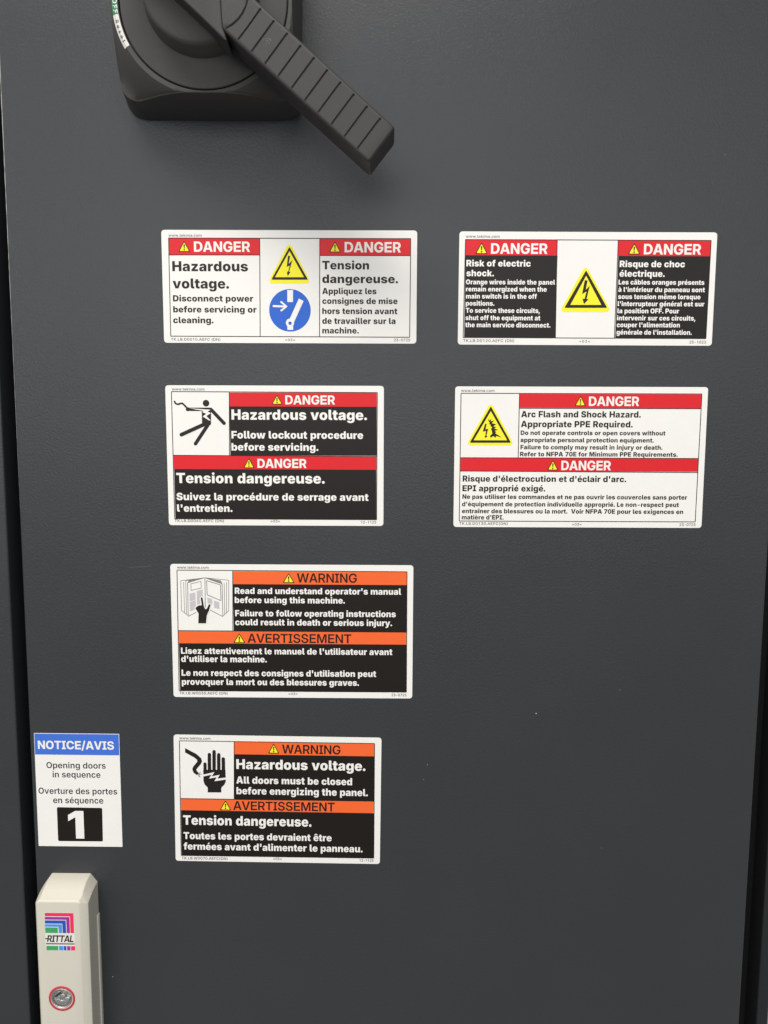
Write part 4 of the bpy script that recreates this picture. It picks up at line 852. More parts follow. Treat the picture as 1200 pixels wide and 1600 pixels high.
# paint chips and a scratch
for x, v, r in ((96.6, -182.8, 0.55), (26.8, -218.0, 0.28), (24.4, -228.1, 0.25), (150.1, -166.6, 0.25),
                (-183.8, -369.0, 0.4), (142.1, -274.2, 0.18), (199.6, 163.4, 0.3)):
    m = Mesh()
    m.flat('chip_and_highlight', [[(x + r * random.uniform(0.5, 1.2) * math.cos(i * math.pi / 4), v + r * random.uniform(0.5, 1.2) * math.sin(i * math.pi / 4)) for i in range(8)]], 0.01)
    m.build('paint_chip', door)
m = Mesh()
m.flat('scuff', [stroke_loop([(-165, -88.9), (-158, -88.5), (-150, -87.8)], 0.16)], 0.01)
m.build('scratch', door)
# pale strip painting the light caught along the left edge, thinning downwards
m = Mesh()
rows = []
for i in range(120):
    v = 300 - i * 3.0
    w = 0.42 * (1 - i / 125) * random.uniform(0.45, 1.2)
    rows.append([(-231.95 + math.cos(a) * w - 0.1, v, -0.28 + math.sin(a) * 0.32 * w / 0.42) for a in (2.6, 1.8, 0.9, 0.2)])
m.grid('chip_and_highlight', rows)
m.build('edge_highlight', door)


# ------------------------------------------------------------------ cream lock handle (part of the cabinet)
def handle_ring(h, x0, x1, top, cut, bot=-432):
    return [(x0, bot, h), (x1, bot, h), (x1, top - cut[1], h), (x1 - cut[0], top, h), (x0 + cut[0], top, h), (x0, top - cut[1], h)]


m = Mesh()
rows = [handle_ring(0, -226, -191.6, -295.2, (4.4, 6.0)),
        handle_ring(4.0, -226, -191.6, -295.5, (4.4, 6.0)),
        handle_ring(9.0, -225.9, -191.6, -296.6, (4.3, 5.8)),
        handle_ring(13.5, -225.8, -191.5, -298.6, (4.2, 5.4)),
        handle_ring(16.8, -225.6, -191.5, -300.7, (3.9, 4.6)),
        handle_ring(19.5, -223.9, -195.2, -302.0, (1.5, 1.2)),
        handle_ring(20.0, -223.0, -196.2, -302.8, (1.3, 1.0))]
m.grid('cream', rows, True)
LX, LV = -209.6, -369.2          # lock axis
m.flat('cream', [[(x, y) for x, y, _ in rows[-1]], circle(LX, LV, 8.0, 48)], 20.0)
m.grid('cream', [[(x, y, h) for x, y in circle(LX, LV, 8.0, 48)] for h in (20.0, 16.0)], True)
handle = m.build('lock_handle', cabinet, 28, 'cream plastic lock handle with a striped logo and a red ringed lock', UP)
bev = handle.modifiers.new('soft_edges', 'BEVEL')
bev.width = 0.0007
bev.segments = 3
bev.limit_method = 'ANGLE'
bev.angle_limit = math.radians(14)

m = Mesh()
m.prism('cream', box_loop(-226.5, -434, -190.9, -323, 0.6), 0.02, 3.0, 0.6)
m.build('mounting_plate', handle, 40)


def ex(zx, zy):
    """emblem artwork grid to mm on the handle"""
    return (-218.5 + (zx - 188 - (zy - 488) * 9 / 382) * 0.0641, -309.9 - (zy - 488) * 0.0688)


m = Mesh()
H = 20.0 + 0.05
m.flat('cream_pale', [rounded(ccw([ex(186, 486), ex(480, 486), ex(492, 866), ex(195, 866)]), 0.3)], H)
for key, y0, y1, x0, x1 in (('logo_red', 490, 523, 442, 478), ('logo_purple', 530, 557, 405, 437), ('logo_blue', 564, 596, 365, 399),
                            ('logo_sky', 603, 628, 326, 360)):
    m.flat(key, [ccw([ex(190, y0), ex(x1, y0), ex(x1 + 4, 690), ex(x0 + 4, 690), ex(x0, y1), ex(191, y1)])], H + 0.03)
m.flat('logo_green', [ccw([ex(192, 635), ex(318, 635), ex(320, 690), ex(194, 690)])], H + 0.03)
a, b = ex(208, 780), ex(486, 780)
set_text(m, 'ink', 'B', 'RITTAL', a[0], a[1], b[0] - a[0] - 0.8, 4.6, H + 0.03, 0.2, None, 0.80)
m.flat('ink', [ccw([ex(192, 742), ex(228, 742), ex(226, 752), ex(190, 752)])], H + 0.06)
m.flat('ink', [ccw([ex(197, 793), ex(487, 793), ex(487, 803), ex(197, 803)])], H + 0.03)
for key, x0, x1 in (('logo_green', 200, 320), ('logo_sky', 328, 372), ('logo_blue', 376, 402), ('logo_purple', 409, 442), ('logo_red', 448, 489)):
    m.flat(key, [ccw([ex(x0, 820), ex(x1, 820), ex(x1 + 1, 863), ex(x0 + 1, 863)])], H + 0.03)
m.build('logo_emblem', handle)

m = Mesh()
rows = []
for r, h in ((8.6, 20.0), (8.5, 20.3), (8.2, 20.45), (7.35, 20.4), (7.2, 20.15)):
    rows.append([(x, y, h) for x, y in circle(LX, LV, r)])
m.grid('ring_red', rows, True)
m.grid('cream', [rows[-1], [(x, y, 20.1) for x, y in circle(LX - 0.1, LV + 0.1, 6.9)], [(x, y, 17.5) for x, y in circle(LX - 0.1, LV + 0.1, 6.8)]], True)
m.build('lock_ring', handle, 40)
m = Mesh()
n = 48
rows = []
for r, h in ((6.7, 17.5), (6.7, 20.1), (6.45, 20.3), (6.15, 20.0), (6.0, 18.6), (2.0, 18.4)):
    rows.append([(x, y, h) for x, y in circle(LX - 0.1, LV + 0.1, r, n)])
m.grid('steel', rows, True)
m.flat('steel', [[(x, y) for x, y, _ in rows[-1]]], 18.4)
# raised insert: a hooked rib round the key pin, with the key slot beside it
m.prism('steel', ccw([(LX + 5.0 * math.cos(math.radians(t)), LV + 5.0 * math.sin(math.radians(t))) for t in range(195, 375, 10)]
                     + [(LX + 1.9 * math.cos(math.radians(t)), LV + 0.3 + 1.9 * math.sin(math.radians(t))) for t in range(365, 190, -10)]), 18.0, 20.0, 0.5, 3)
m.prism('steel', circle(LX + 0.7, LV + 1.5, 1.7, 20), 18.0, 20.4, 0.5, 3)
m.prism('steel', ccw([(LX - 4.9, LV + 1.2), (LX - 2.6, LV + 4.2), (LX - 1.2, LV + 4.8), (LX - 0.6, LV + 3.4), (LX - 3.6, LV + 0.2)]), 18.0, 19.3, 0.3, 2)
m.flat('slot', [stroke_loop([(LX - 4.2, LV + 0.9), (LX - 1.3, LV + 3.3)], 1.3)], 19.35)
m.build('lock_barrel', handle, 35)

# ------------------------------------------------------------------ black rotary switch
CX, CV = -103.0, 231.7
switch = thing('rotary_switch', 'black rotary main switch with a ribbed lever turned down to the right', 'switch', CX, CV, 0)
def face_height(x, v):
    """front of the mounting plate: flat collar round the dial, then falling away to the corners"""
    r = math.hypot(x, v)
    if r <= 49.2:
        return 33.0
    t = min(1.0, (r - 49.2) / 14.0)
    return 33.0 - 14.0 * (t * 0.75 + 0.25 * t * t * (3 - 2 * t))


def plate_outline(x0, x1, y0, y1, r):
    raw = rounded([(x0, y0), (x1, y0), (x1, y1), (x0, y1)], r, 10)
    out = []
    for i in range(len(raw)):                       # close, even spacing round the outline
        a, b = Vector(raw[i]), Vector(raw[(i + 1) % len(raw)])
        k = 2 if (b - a).length < 6 else 40
        out += [tuple(a.lerp(b, j / k)) for j in range(k)]
    return out


foot = plate_outline(-53.4, 50.6, -49.9, 49.9, 12.5)
lip = [(x, v * (1.0 + 0.02 * (1 - (x / 50) ** 2))) for x, v in plate_outline(-51.6, 48.8, -46.9, 46.9, 12.0)]
m = Mesh()
rows = [[(x, v, 0.0) for x, v in foot], [(x, v, 3.0) for x, v in foot]]
for e, d in ((0.0, 0.8), (0.12, 0.35), (0.4, 0.08), (0.8, 0.0)):
    rows.append([(x * (1 - e / 50), v * (1 - e / 50), face_height(x, v) - d) for x, v in lip])
lip = [(x * 0.984, v * 0.984) for x, v in lip]
for f in (0.8, 0.6, 0.4, 0.2, 0.0):
    row = []
    for x, v in lip:
        r = math.hypot(x, v)
        q = 49.2 + (r - 49.2) * f if r > 49.2 else 46.8 + (r - 46.8) * (0.4 + 0.6 * f)
        row.append((x / r * q, v / r * q, face_height(x / r * q, v / r * q)))
    rows.append(row)
for q, h in ((46.9, 33.0), (46.6, 32.8), (46.5, 31.0)):
    rows.append([(x / math.hypot(x, v) * q, v / math.hypot(x, v) * q, h) for x, v in lip])
m.grid('plastic', rows, True)
m.build('mounting_plate', switch, 32)

m = Mesh()
rows = [[(x, y, h) for x, y in circle(0, 0, r, 96)] for r, h in ((46.4, 30.5), (45.9, 30.5), (45.9, 32.7), (45.5, 33.2), (44.6, 33.4), (43.6, 33.6), (31.5, 36.4))]
m.grid('plastic', rows, True)
m.build('dial', switch, 35)

m = Mesh()
rows = [[(x, y, h) for x, y in circle(0, 0, r, 96)] for r, h in ((31.6, 36.0), (31.2, 37.0), (29.8, 46.2), (29.0, 47.6), (27.4, 48.3), (20, 48.9), (8, 49.2))]
m.grid('plastic', rows, True)
m.flat('plastic', [[(x, y) for x, y, _ in rows[-1]]], 49.2)
m.build('hub', switch, 40)

# lever: s runs along the lever, w across it
DX, DV = 0.756, -0.6546
NX, NV = 0.6546, 0.756


def sw(s, w):
    return (s * DX + w * NX, s * DV + w * NV)


GROOVES = [31.1 + 9.05 * i for i in range(11)]


def groove(s):
    for g in GROOVES:
        d = s - g
        if -0.9 < d < 0.4:
            if d < -0.2:
                return 0.7 * (d + 0.9) / 0.7
            if d < 0.15:
                return 0.7
            return 0.7 * (0.4 - d) / 0.25
    return 0.0


stations = [12.0, 18.0, 24.0, 27.0]
for g in GROOVES:
    stations += [g - 0.9, g - 0.55, g - 0.2, g + 0.15, g + 0.4, g + 4.0]
stations = sorted(s for s in stations if s < 128) + [128.8, 129.4, 129.9, 130.2, 130.35, 130.4]


def section(s):
    t = max(0.0, (s - 128.8) / 1.6)
    sh = 1.6 * (1 - math.sqrt(max(0, 1 - t * t)))      # rounding of the tip
    b, top, bot = 11.3 - sh, 62.0 - sh, 39.6 + sh * 0.6
    prof = [(-b + 0.9, bot), (-b + 0.2, bot + 0.7), (-b, bot + 2), (-b, top - 1.7), (-b + 0.25, top - 0.8), (-b + 0.8, top - 0.25), (-b + 1.7, top)]
    k = b - 1.8
    mid = [(k * q, top) for q in (-0.96, -0.6, -0.2, 0.2, 0.6, 0.96)]
    gv = groove(s)
    mid = [(w, h - gv) for w, h in mid]
    prof = prof + mid + [(-w, h) for w, h in prof[::-1]]
    bow = 3.4 * math.exp(-((s - 31.1) / 5.5) ** 2)
    out = []
    for w, h in prof:
        ss = s - 0.05 * w + bow * (1 - (w / 11.0) ** 2)
        x, v = sw(ss, w)
        out.append((x, v, h))
    return out


m = Mesh()
rows = [section(s) for s in stations]
k = len(rows[0])
n0 = m.grid('grip', rows, True)
m.cap('grip', n0 + (len(rows) - 1) * k, k, True)
m.cap('grip', n0, k)
lever = m.build('lever', switch, 30)
m = Mesh()
for i in range(16):                             # pale rubbed spot on the grip
    x, v = sw(52.2 + random.gauss(0, 1.5), 0.5 + random.gauss(0, 1.0))
    r = random.uniform(0.12, 0.3)
    m.flat('rubbed', [[(x + r * random.uniform(0.5, 1.3) * math.cos(k), v + r * random.uniform(0.5, 1.3) * math.sin(k)) for k in range(6)]], 62.01 + 0.002 * i)
m.build('rubbed_spot', lever)
m = Mesh()
loop = [(-46, 12.2), (-50, 6), (-50, -8), (-46, -13.0), (20, -14.0), (35.2, -14.6), (36.8, -14.0), (34.5, -12.4), (31.0, -10.4), (27.0, -6.4), (21.6, -0.6), (16.5, 6), (13, 12.2)]
m.prism('grip', ccw(rounded([sw(s, w) for s, w in loop], 0.8, 3)), 44.0, 62.7, 1.0, 4)
m.build('lever_collar', switch, 35)

# curved position sticker at the left of the dial
m = Mesh()


def sticker_patch(key, a0, a1, r0, r1, lift):
    rows = []
    for i in range(13):
        a = math.radians(a0 + (a1 - a0) * i / 12)
        rows.append([(r * math.cos(a), r * math.sin(a), face_height(r * math.cos(a), r * math.sin(a)) + lift) for r in [r0 + (r1 - r0) * j / 4 for j in range(5)]])
    m.grid(key, rows)


sticker_patch('cream_pale', 188.6, 209.5, 47.1, 50.4, 0.12)
sticker_patch('green', 163.0, 188.5, 47.1, 50.4, 0.12)


def on_arc(a_start):
    def f(x, y, h):
        a = math.radians(a_start) + x / 49.0
        r = 49.7 - y
        return (r * math.cos(a), r * math.sin(a), face_height(r * math.cos(a), r * math.sin(a)) + 0.2 + (h % 0.01))
    return f


set_text(m, 'text_grey', 'R', 'Reset', 0, 0, 12.0, 1.9, 0.0, 0, on_arc(192.0))
set_text(m, 'white', 'B', 'OFF', 0, 0, 7.5, 2.4, 0.0, 0, on_arc(179.0))
m.build('position_sticker', switch, False, 'curved green and white position sticker')

# ------------------------------------------------------------------ labels stuck on the door, sizes in mm
LABELS = [
    dict(name='safety_label', label='white label with red DANGER headers, a bolt triangle and a blue disconnect circle',
         cat='label', group='safety labels stuck on the cabinet door', c=(-61.01, 85.09), rot=0.12, w=155, h=67.2, r=2.2, parts=[
        ('border', None, [
            ('line', 'ink', 1, 0.48, [(-73.14, 28.8), (73.61, 28.79), (73.38, -29.75), (-73.31, -29.56), (-73.14, 28.8)]),
            ('line', 'ink', 1, 0.48, [(-17.83, 28.82), (-18.34, -29.52)]),
            ('line', 'ink', 1, 0.48, [(18.55, 28.78), (18.12, -29.66)]),
            ('line', 'ink', 1, 0.48, [(-73.0, 18.86), (-17.96, 18.94)]),
            ('line', 'ink', 1, 0.48, [(18.5, 18.77), (73.42, 18.79)]),
         ], [
         ]),
        ('header_panel', 'red panel reading DANGER above the English text', [
            ('rect', 'red', 0, -73.01, 28.74, -18.1, 19.0),
         ], [
            ('lettering', [
                ('text', 'white', 2, 'B', 'DANGER', -57.83, 20.74, 34.04, 6.07),
             ]),
            ('alert_symbol', [
                ('alert', 2, -67.36, 20.65, -60.14, 27.25),
             ]),
         ]),
        ('header_panel', 'red panel reading DANGER above the French text', [
            ('rect', 'red', 0, 18.69, 28.72, 73.55, 18.85),
         ], [
            ('lettering', [
                ('text', 'white', 2, 'B', 'DANGER', 33.6, 20.66, 34.1, 6.06),
             ]),
            ('alert_symbol', [
                ('alert', 2, 24.09, 20.64, 31.43, 27.23),
             ]),
         ]),
        ('message_text', 'English hazard text', [
            ('text', 'ink', 1, 'K', 'Hazardous', -71.34, 9.26, 46.15, 5.97),
            ('text', 'ink', 1, 'K', 'voltage.', -71.33, -0.98, 34.36, 5.99),
            ('text', 'ink', 1, 'K', 'Disconnect power', -71.39, -8.72, 49.08, 3.74),
            ('text', 'ink', 1, 'K', 'before servicing or', -71.42, -15.29, 51.08, 3.76),
            ('text', 'ink', 1, 'K', 'cleaning.', -71.59, -21.74, 24.76, 3.77),
         ], [
         ]),
        ('message_text', 'French hazard text', [
            ('text', 'ink', 1, 'K', 'Tension', 19.96, 10.58, 28.47, 5.03),
            ('text', 'ink', 1, 'K', 'dangereuse.', 19.92, 2.49, 46.12, 5.04),
            ('text', 'ink', 1, 'K', 'Appliquez les', 19.89, -4.04, 33.08, 3.6),
            ('text', 'ink', 1, 'K', 'consignes de mise', 19.87, -9.91, 45.98, 3.61),
            ('text', 'ink', 1, 'K', 'hors tension avant', 19.84, -15.94, 45.9, 3.62),
            ('text', 'ink', 1, 'K', 'de travailler sur la', 19.81, -21.85, 44.87, 3.63),
            ('text', 'ink', 1, 'K', 'machine.', 19.78, -27.63, 22.41, 3.63),
         ], [
         ]),
        ('pictogram', 'yellow triangle with a lightning bolt', [
            ('poly', 'yellow', 1, 2.2, [(0.19, 26.91), (13.15, 2.28), (-13.46, 2.2)]),
            ('poly', 'ink', 2, 0.5, [(0.17, 23.9), (11.34, 4.4), (-11.1, 4.33)]),
            ('poly', 'yellow', 3, 0, [(0.14, 21.27), (8.81, 5.91), (-8.82, 5.86)]),
            ('poly', 'ink', 4, 0, [(-0.74, 18.51), (0.5, 18.44), (-0.4, 13.72), (1.88, 15.99), (-0.2, 9.18), (0.61, 8.92), (-1.09, 6.34), (-1.57, 9.18), (-0.83, 9.07), (0.22, 12.78), (-1.66, 11.94)]),
         ], [
         ]),
        ('pictogram', 'blue circle with a white arrow and open switch', [
            ('disc', 'blue', 1, 0.09, -13.86, 12.72),
            ('poly', 'white', 2, 0, [(-1.4, -1.72), (2.12, -1.71), (1.97, -8.88), (-1.47, -8.89)]),
            ('poly', 'white', 2, 0, [(5.59, -6.77), (8.47, -8.29), (2.54, -20.94), (-0.4, -19.61)]),
            ('disc', 'white', 3, 0.06, -21.33, 2.53),
            ('poly', 'white', 2, 0, [(-1.6, -22.3), (1.93, -22.29), (1.98, -25.56), (-1.55, -25.57)]),
            ('disc', 'blue', 4, 0.06, -21.53, 1.03),
            ('stroke', 'white', 2, 1.19, [(-9.91, -11.32), (-2.28, -11.57)]),
            ('stroke', 'white', 3, 1.19, [(-5.19, -8.9), (-1.89, -11.57), (-5.12, -13.87)]),
         ], [
         ]),
        ('fine_print', None, [
            ('text', 'grey_ink', 1, 'R', 'www.tekima.com', -73.12, 29.59, 20.12, 1.58),
         ], [
         ]),
        ('fine_print', None, [
            ('text', 'grey_ink', 1, 'R', 'TK.LB.D0010.AEFC (DN)', -73.24, -32.27, 30.34, 1.63),
         ], [
         ]),
        ('fine_print', None, [
            ('text', 'grey_ink', 1, 'R', '>03<', -2.95, -32.3, 5.92, 1.49),
         ], [
         ]),
        ('fine_print', None, [
            ('text', 'grey_ink', 1, 'R', '23-0725', 63.78, -32.21, 9.9, 1.62),
         ], [
         ]),
         ]),
    dict(name='safety_label', label='label with two black text panels beside a lone bolt triangle under red DANGER headers',
         cat='label', group='safety labels stuck on the cabinet door', c=(119.69, 84.9), rot=0.04, w=155.5, h=67.2, r=2.2, parts=[
        ('border', None, [
            ('line', 'ink', 1, 0.48, [(-74.06, 28.82), (74.17, 28.88), (73.95, -29.31), (-74.48, -29.32), (-74.06, 28.82)]),
            ('line', 'ink', 1, 0.48, [(-18.63, 28.78), (-18.02, -29.19)]),
            ('line', 'ink', 1, 0.48, [(18.18, 28.79), (18.03, -29.16)]),
         ], [
         ]),
        ('header_panel', 'red panel reading DANGER above the English text', [
            ('rect', 'red', 0, -73.99, 28.67, -18.5, 19.65),
         ], [
            ('lettering', [
                ('text', 'white', 2, 'B', 'DANGER', -58.5, 20.54, 34.14, 6.2),
             ]),
            ('alert_symbol', [
                ('alert', 2, -68.08, 20.37, -60.44, 27.25),
             ]),
         ]),
        ('header_panel', 'red panel reading DANGER above the French text', [
            ('rect', 'red', 0, 18.33, 28.63, 73.95, 19.63),
         ], [
            ('lettering', [
                ('text', 'white', 2, 'B', 'DANGER', 33.88, 20.52, 34.48, 6.19),
             ]),
            ('alert_symbol', [
                ('alert', 2, 24.18, 20.48, 31.81, 27.35),
             ]),
         ]),
        ('message_panel', 'black panel with the English text', [
            ('rect', 'black', 0, -73.9, 19.65, -18.17, -29.19),
         ], [
            ('lettering', [
                ('text', 'white', 2, 'K', 'Risk of electric', -73.24, 13.05, 38.95, 3.79),
                ('text', 'white', 2, 'K', 'shock.', -73.14, 7.22, 16.72, 3.8),
                ('text', 'white', 2, 'K', 'Orange wires inside the panel', -73.33, 2.47, 54.08, 2.85),
                ('text', 'white', 2, 'K', 'remain energized when the', -73.26, -1.75, 49.12, 2.86),
                ('text', 'white', 2, 'K', 'main switch is in the off', -73.19, -5.98, 43.16, 2.86),
                ('text', 'white', 2, 'K', 'positions.', -73.26, -10.22, 17.49, 2.87),
                ('text', 'white', 2, 'K', 'To service these circuits,', -73.19, -14.46, 45.21, 2.87),
                ('text', 'white', 2, 'K', 'shut off the equipment at', -73.25, -18.85, 45.67, 2.88),
                ('text', 'white', 2, 'K', 'the main service disconnect.', -73.32, -23.12, 52.03, 2.89),
             ]),
         ]),
        ('message_panel', 'black panel with the French text', [
            ('rect', 'black', 0, 18.54, 19.62, 73.95, -29.43),
         ], [
            ('lettering', [
                ('text', 'white', 2, 'K', 'Risque de choc', 19.62, 13.04, 39.41, 3.78),
                ('text', 'white', 2, 'K', 'électrique.', 19.7, 7.35, 27.38, 3.79),
                ('text', 'white', 2, 'K', 'Les câbles oranges présents', 19.32, 2.73, 52.02, 2.86),
                ('text', 'white', 2, 'K', "à l'intérieur du panneau sont", 19.35, -1.62, 52.48, 2.86),
                ('text', 'white', 2, 'K', 'sous tension même lorsque', 19.38, -5.84, 50.02, 2.86),
                ('text', 'white', 2, 'K', "l'interrupteur général est sur", 19.26, -10.07, 52.72, 2.86),
                ('text', 'white', 2, 'K', 'la position OFF. Pour', 19.28, -14.31, 37.57, 2.87),
                ('text', 'white', 2, 'K', 'intervenir sur ces circuits,', 19.17, -18.56, 47.8, 2.87),
                ('text', 'white', 2, 'K', "couper l'alimentation", 19.18, -22.68, 38.48, 2.88),
                ('text', 'white', 2, 'K', "générale de l'installation.", 19.21, -27.09, 45.94, 2.89),
             ]),
         ]),
        ('pictogram', 'yellow triangle with a lightning bolt', [
            ('poly', 'yellow', 1, 2.2, [(-0.98, 14.3), (15.62, -13.65), (-15.96, -13.79)]),
            ('poly', 'ink', 2, 0.5, [(-0.59, 11.06), (13.02, -11.2), (-13.1, -11.31)]),
            ('poly', 'yellow', 3, 0, [(-0.48, 7.81), (9.32, -9.44), (-9.53, -9.52)]),
            ('poly', 'ink', 4, 0, [(-1.23, 5.23), (0.45, 4.96), (-0.47, -0.62), (1.94, 2.12), (0.27, -5.93), (1.39, -6.19), (-1.3, -9.07), (-2.25, -5.66), (-0.99, -5.93), (-0.02, -1.57), (-2.62, -3.08)]),
         ], [
         ]),
        ('fine_print', None, [
            ('text', 'grey_ink', 1, 'R', 'www.tekima.com', -73.94, 29.9, 20.51, 1.61),
         ], [
         ]),
        ('fine_print', None, [
            ('text', 'grey_ink', 1, 'R', 'TK.LB.D0120.AEFC (DN)', -74.43, -31.95, 31.2, 1.66),
         ], [
         ]),
        ('fine_print', None, [
            ('text', 'grey_ink', 1, 'R', '>03<', -3.34, -32.02, 6.46, 1.52),
         ], [
         ]),
        ('fine_print', None, [
            ('text', 'grey_ink', 1, 'R', '25-1023', 64.01, -32.25, 10.09, 1.65),
         ], [
         ]),
         ]),
    dict(name='safety_label', label='black label with red DANGER headers and a pictogram of a falling shocked figure',
         cat='label', group='safety labels stuck on the cabinet door', c=(-70.7, -17.86), rot=0.16, w=135.3, h=87.2, r=2.2, parts=[
        ('border', None, [
            ('line', 'ink', 1, 0.48, [(-63.84, 39.72), (63.61, 39.51), (63.32, -39.62), (-63.9, -39.53), (-63.84, 39.72)]),
            ('line', 'ink', 1, 0.48, [(-28.02, 39.47), (-28.62, 0.57)]),
            ('line', 'ink', 1, 0.48, [(-63.69, 0.39), (63.23, 0.06)]),
         ], [
         ]),
        ('header_panel', 'red panel reading DANGER at the top', [
            ('rect', 'red', 0, -27.91, 39.26, 63.28, 30.78),
         ], [
            ('lettering', [
                ('text', 'white', 2, 'B', 'DANGER', 6.63, 32.1, 30.71, 5.54),
             ]),
            ('alert_symbol', [
                ('alert', 2, -1.95, 32.02, 4.96, 38.03),
             ]),
         ]),
        ('header_panel', 'red panel reading DANGER in the middle', [
            ('rect', 'red', 0, -63.58, 0.19, 63.13, -8.2),
         ], [
            ('lettering', [
                ('text', 'white', 2, 'B', 'DANGER', -11.21, -7.28, 30.64, 5.64),
             ]),
            ('alert_symbol', [
                ('alert', 2, -19.99, -7.43, -13.02, -1.06),
             ]),
         ]),
        ('message_panel', 'black panel with the English text', [
            ('rect', 'black', 0, -28.06, 30.78, 63.23, 0.49),
         ], [
            ('lettering', [
                ('text', 'white', 2, 'K', 'Hazardous voltage.', -26.9, 22.6, 84.12, 6.27),
                ('text', 'white', 2, 'K', 'Follow lockout procedure', -27.11, 10.96, 81.95, 4.64),
                ('text', 'white', 2, 'K', 'before servicing.', -27.25, 3.45, 54.19, 4.65),
             ]),
         ]),
        ('message_panel', 'black panel with the French text', [
            ('rect', 'black', 0, -63.44, -8.2, 63.07, -39.52),
         ], [
            ('lettering', [
                ('text', 'white', 2, 'K', 'Tension dangereuse.', -62.22, -16.97, 93.01, 6.38),
                ('text', 'white', 2, 'K', 'Suivez la procédure de serrage avant', -62.38, -27.73, 120.61, 4.6),
                ('text', 'white', 2, 'K', "l'entretien.", -62.21, -35.02, 34.87, 4.62),
             ]),
         ]),
        ('pictogram', 'black falling figure touching a live wire', [
            ('disc', 'ink', 1, -42.57, 32.68, 2.04),
            ('stroke', 'ink', 1, 1.12, [(-62.05, 33.6), (-61.42, 32.36), (-59.94, 31.9), (-58.44, 32.46), (-57.27, 32.56), (-56.14, 31.49), (-54.95, 30.28)]),
            ('poly', 'ink', 1, 0, [(-52.97, 29.92), (-39.11, 29.97), (-38.83, 27.6), (-40.14, 28.22), (-45.13, 27.81), (-53.02, 27.85)]),
            ('disc', 'ink', 1, -53.98, 28.94, 1.25),
            ('stroke', 'ink', 2, 2.17, [(-39.31, 28.59), (-31.61, 20.36)]),
            ('poly', 'ink', 2, 0, [(-45.36, 27.91), (-39.55, 28.09), (-39.73, 19.54), (-44.34, 18.21), (-45.3, 19.85)]),
            ('stroke', 'ink', 3, 2.3, [(-44.31, 19.53), (-58.36, 13.21)]),
            ('stroke', 'ink', 1, 2.24, [(-41.32, 19.87), (-49.68, 7.61)]),
            ('poly', 'white', 4, 0, [(-52.98, 29.5), (-42.12, 28.81), (-39.81, 28.59), (-41.65, 27.6), (-39.68, 26.52), (-42.54, 24.8), (-39.78, 22.01), (-40.94, 22.11), (-44.8, 24.53), (-42.58, 26.11), (-45.07, 27.35), (-44.13, 27.95)]),
         ], [
         ]),
        ('fine_print', None, [
            ('text', 'grey_ink', 1, 'R', 'www.tekima.com', -63.58, 40.42, 20.23, 1.65),
         ], [
         ]),
        ('fine_print', None, [
            ('text', 'grey_ink', 1, 'R', 'TK.LB.D0060.AEFC (DN)', -63.95, -41.6, 31.04, 1.7),
         ], [
         ]),
        ('fine_print', None, [
            ('text', 'grey_ink', 1, 'R', '>03<', -3.36, -41.6, 5.82, 1.58),
         ], [
         ]),
        ('fine_print', None, [
            ('text', 'grey_ink', 1, 'R', '12-1125', 53.53, -42.1, 9.55, 1.71),
         ], [
         ]),
         ]),
    dict(name='safety_label', label='white arc flash label with red DANGER headers and a burst in a yellow triangle',
         cat='label', group='safety labels stuck on the cabinet door', c=(118.89, -17.63), rot=0.16, w=155.8, h=87.5, r=2.2, parts=[
        ('border', None, [
            ('line', 'ink', 1, 0.48, [(-74.28, 39.55), (74.16, 39.59), (73.78, -39.88), (-74.28, -39.92), (-74.28, 39.55)]),
            ('line', 'ink', 1, 0.48, [(-38.19, 39.52), (-38.14, 0.02)]),
            ('line', 'ink', 1, 0.48, [(-74.0, -0.18), (73.85, -0.14)]),
            ('line', 'ink', 1, 0.48, [(-37.99, 30.47), (74.18, 30.55)]),
            ('line', 'ink', 1, 0.48, [(-74.02, -8.49), (73.85, -8.92)]),
         ], [
         ]),
        ('header_panel', 'red panel reading DANGER at the top', [
            ('rect', 'red', 0, -38.04, 39.28, 74.44, 30.79),
         ], [
            ('lettering', [
                ('text', 'white', 2, 'B', 'DANGER', 4.74, 32.05, 30.96, 5.75),
             ]),
            ('alert_symbol', [
                ('alert', 2, -3.97, 31.95, 2.94, 38.4),
             ]),
         ]),
        ('header_panel', 'red panel reading DANGER in the middle', [
            ('rect', 'red', 0, -73.99, -0.4, 73.96, -8.49),
         ], [
            ('lettering', [
                ('text', 'white', 2, 'B', 'DANGER', -11.15, -7.7, 30.84, 5.87),
             ]),
            ('alert_symbol', [
                ('alert', 2, -19.94, -7.87, -12.96, -1.3),
             ]),
         ]),
        ('message_text', 'English arc flash text', [
            ('text', 'ink', 1, 'K', 'Arc Flash and Shock Hazard.', -36.89, 24.97, 73.97, 3.85),
            ('text', 'ink', 1, 'K', 'Appropriate PPE Required.', -36.89, 18.9, 69.22, 3.86),
            ('text', 'ink', 1, 'K', 'Do not operate controls or open covers without', -36.92, 14.06, 89.69, 2.76),
            ('text', 'ink', 1, 'K', 'appropriate personal protection equipment.', -36.96, 9.62, 82.7, 2.77),
            ('text', 'ink', 1, 'K', 'Failure to comply may result in injury or death.', -36.86, 5.18, 88.21, 2.78),
            ('text', 'ink', 1, 'K', 'Refer to NFPA 70E for Minimum PPE Requirements.', -37.04, 0.86, 98.03, 2.79),
         ], [
         ]),
        ('message_text', 'French arc flash text', [
            ('text', 'ink', 1, 'K', "Risque d'électrocution et d'éclair d'arc.", -72.52, -15.07, 102.1, 3.79),
            ('text', 'ink', 1, 'K', 'EPI approprié exigé.', -72.58, -21.11, 51.86, 3.79),
            ('text', 'ink', 1, 'K', 'Ne pas utiliser les commandes et ne pas ouvrir les couvercles sans porter', -72.51, -25.9, 140.56, 2.82),
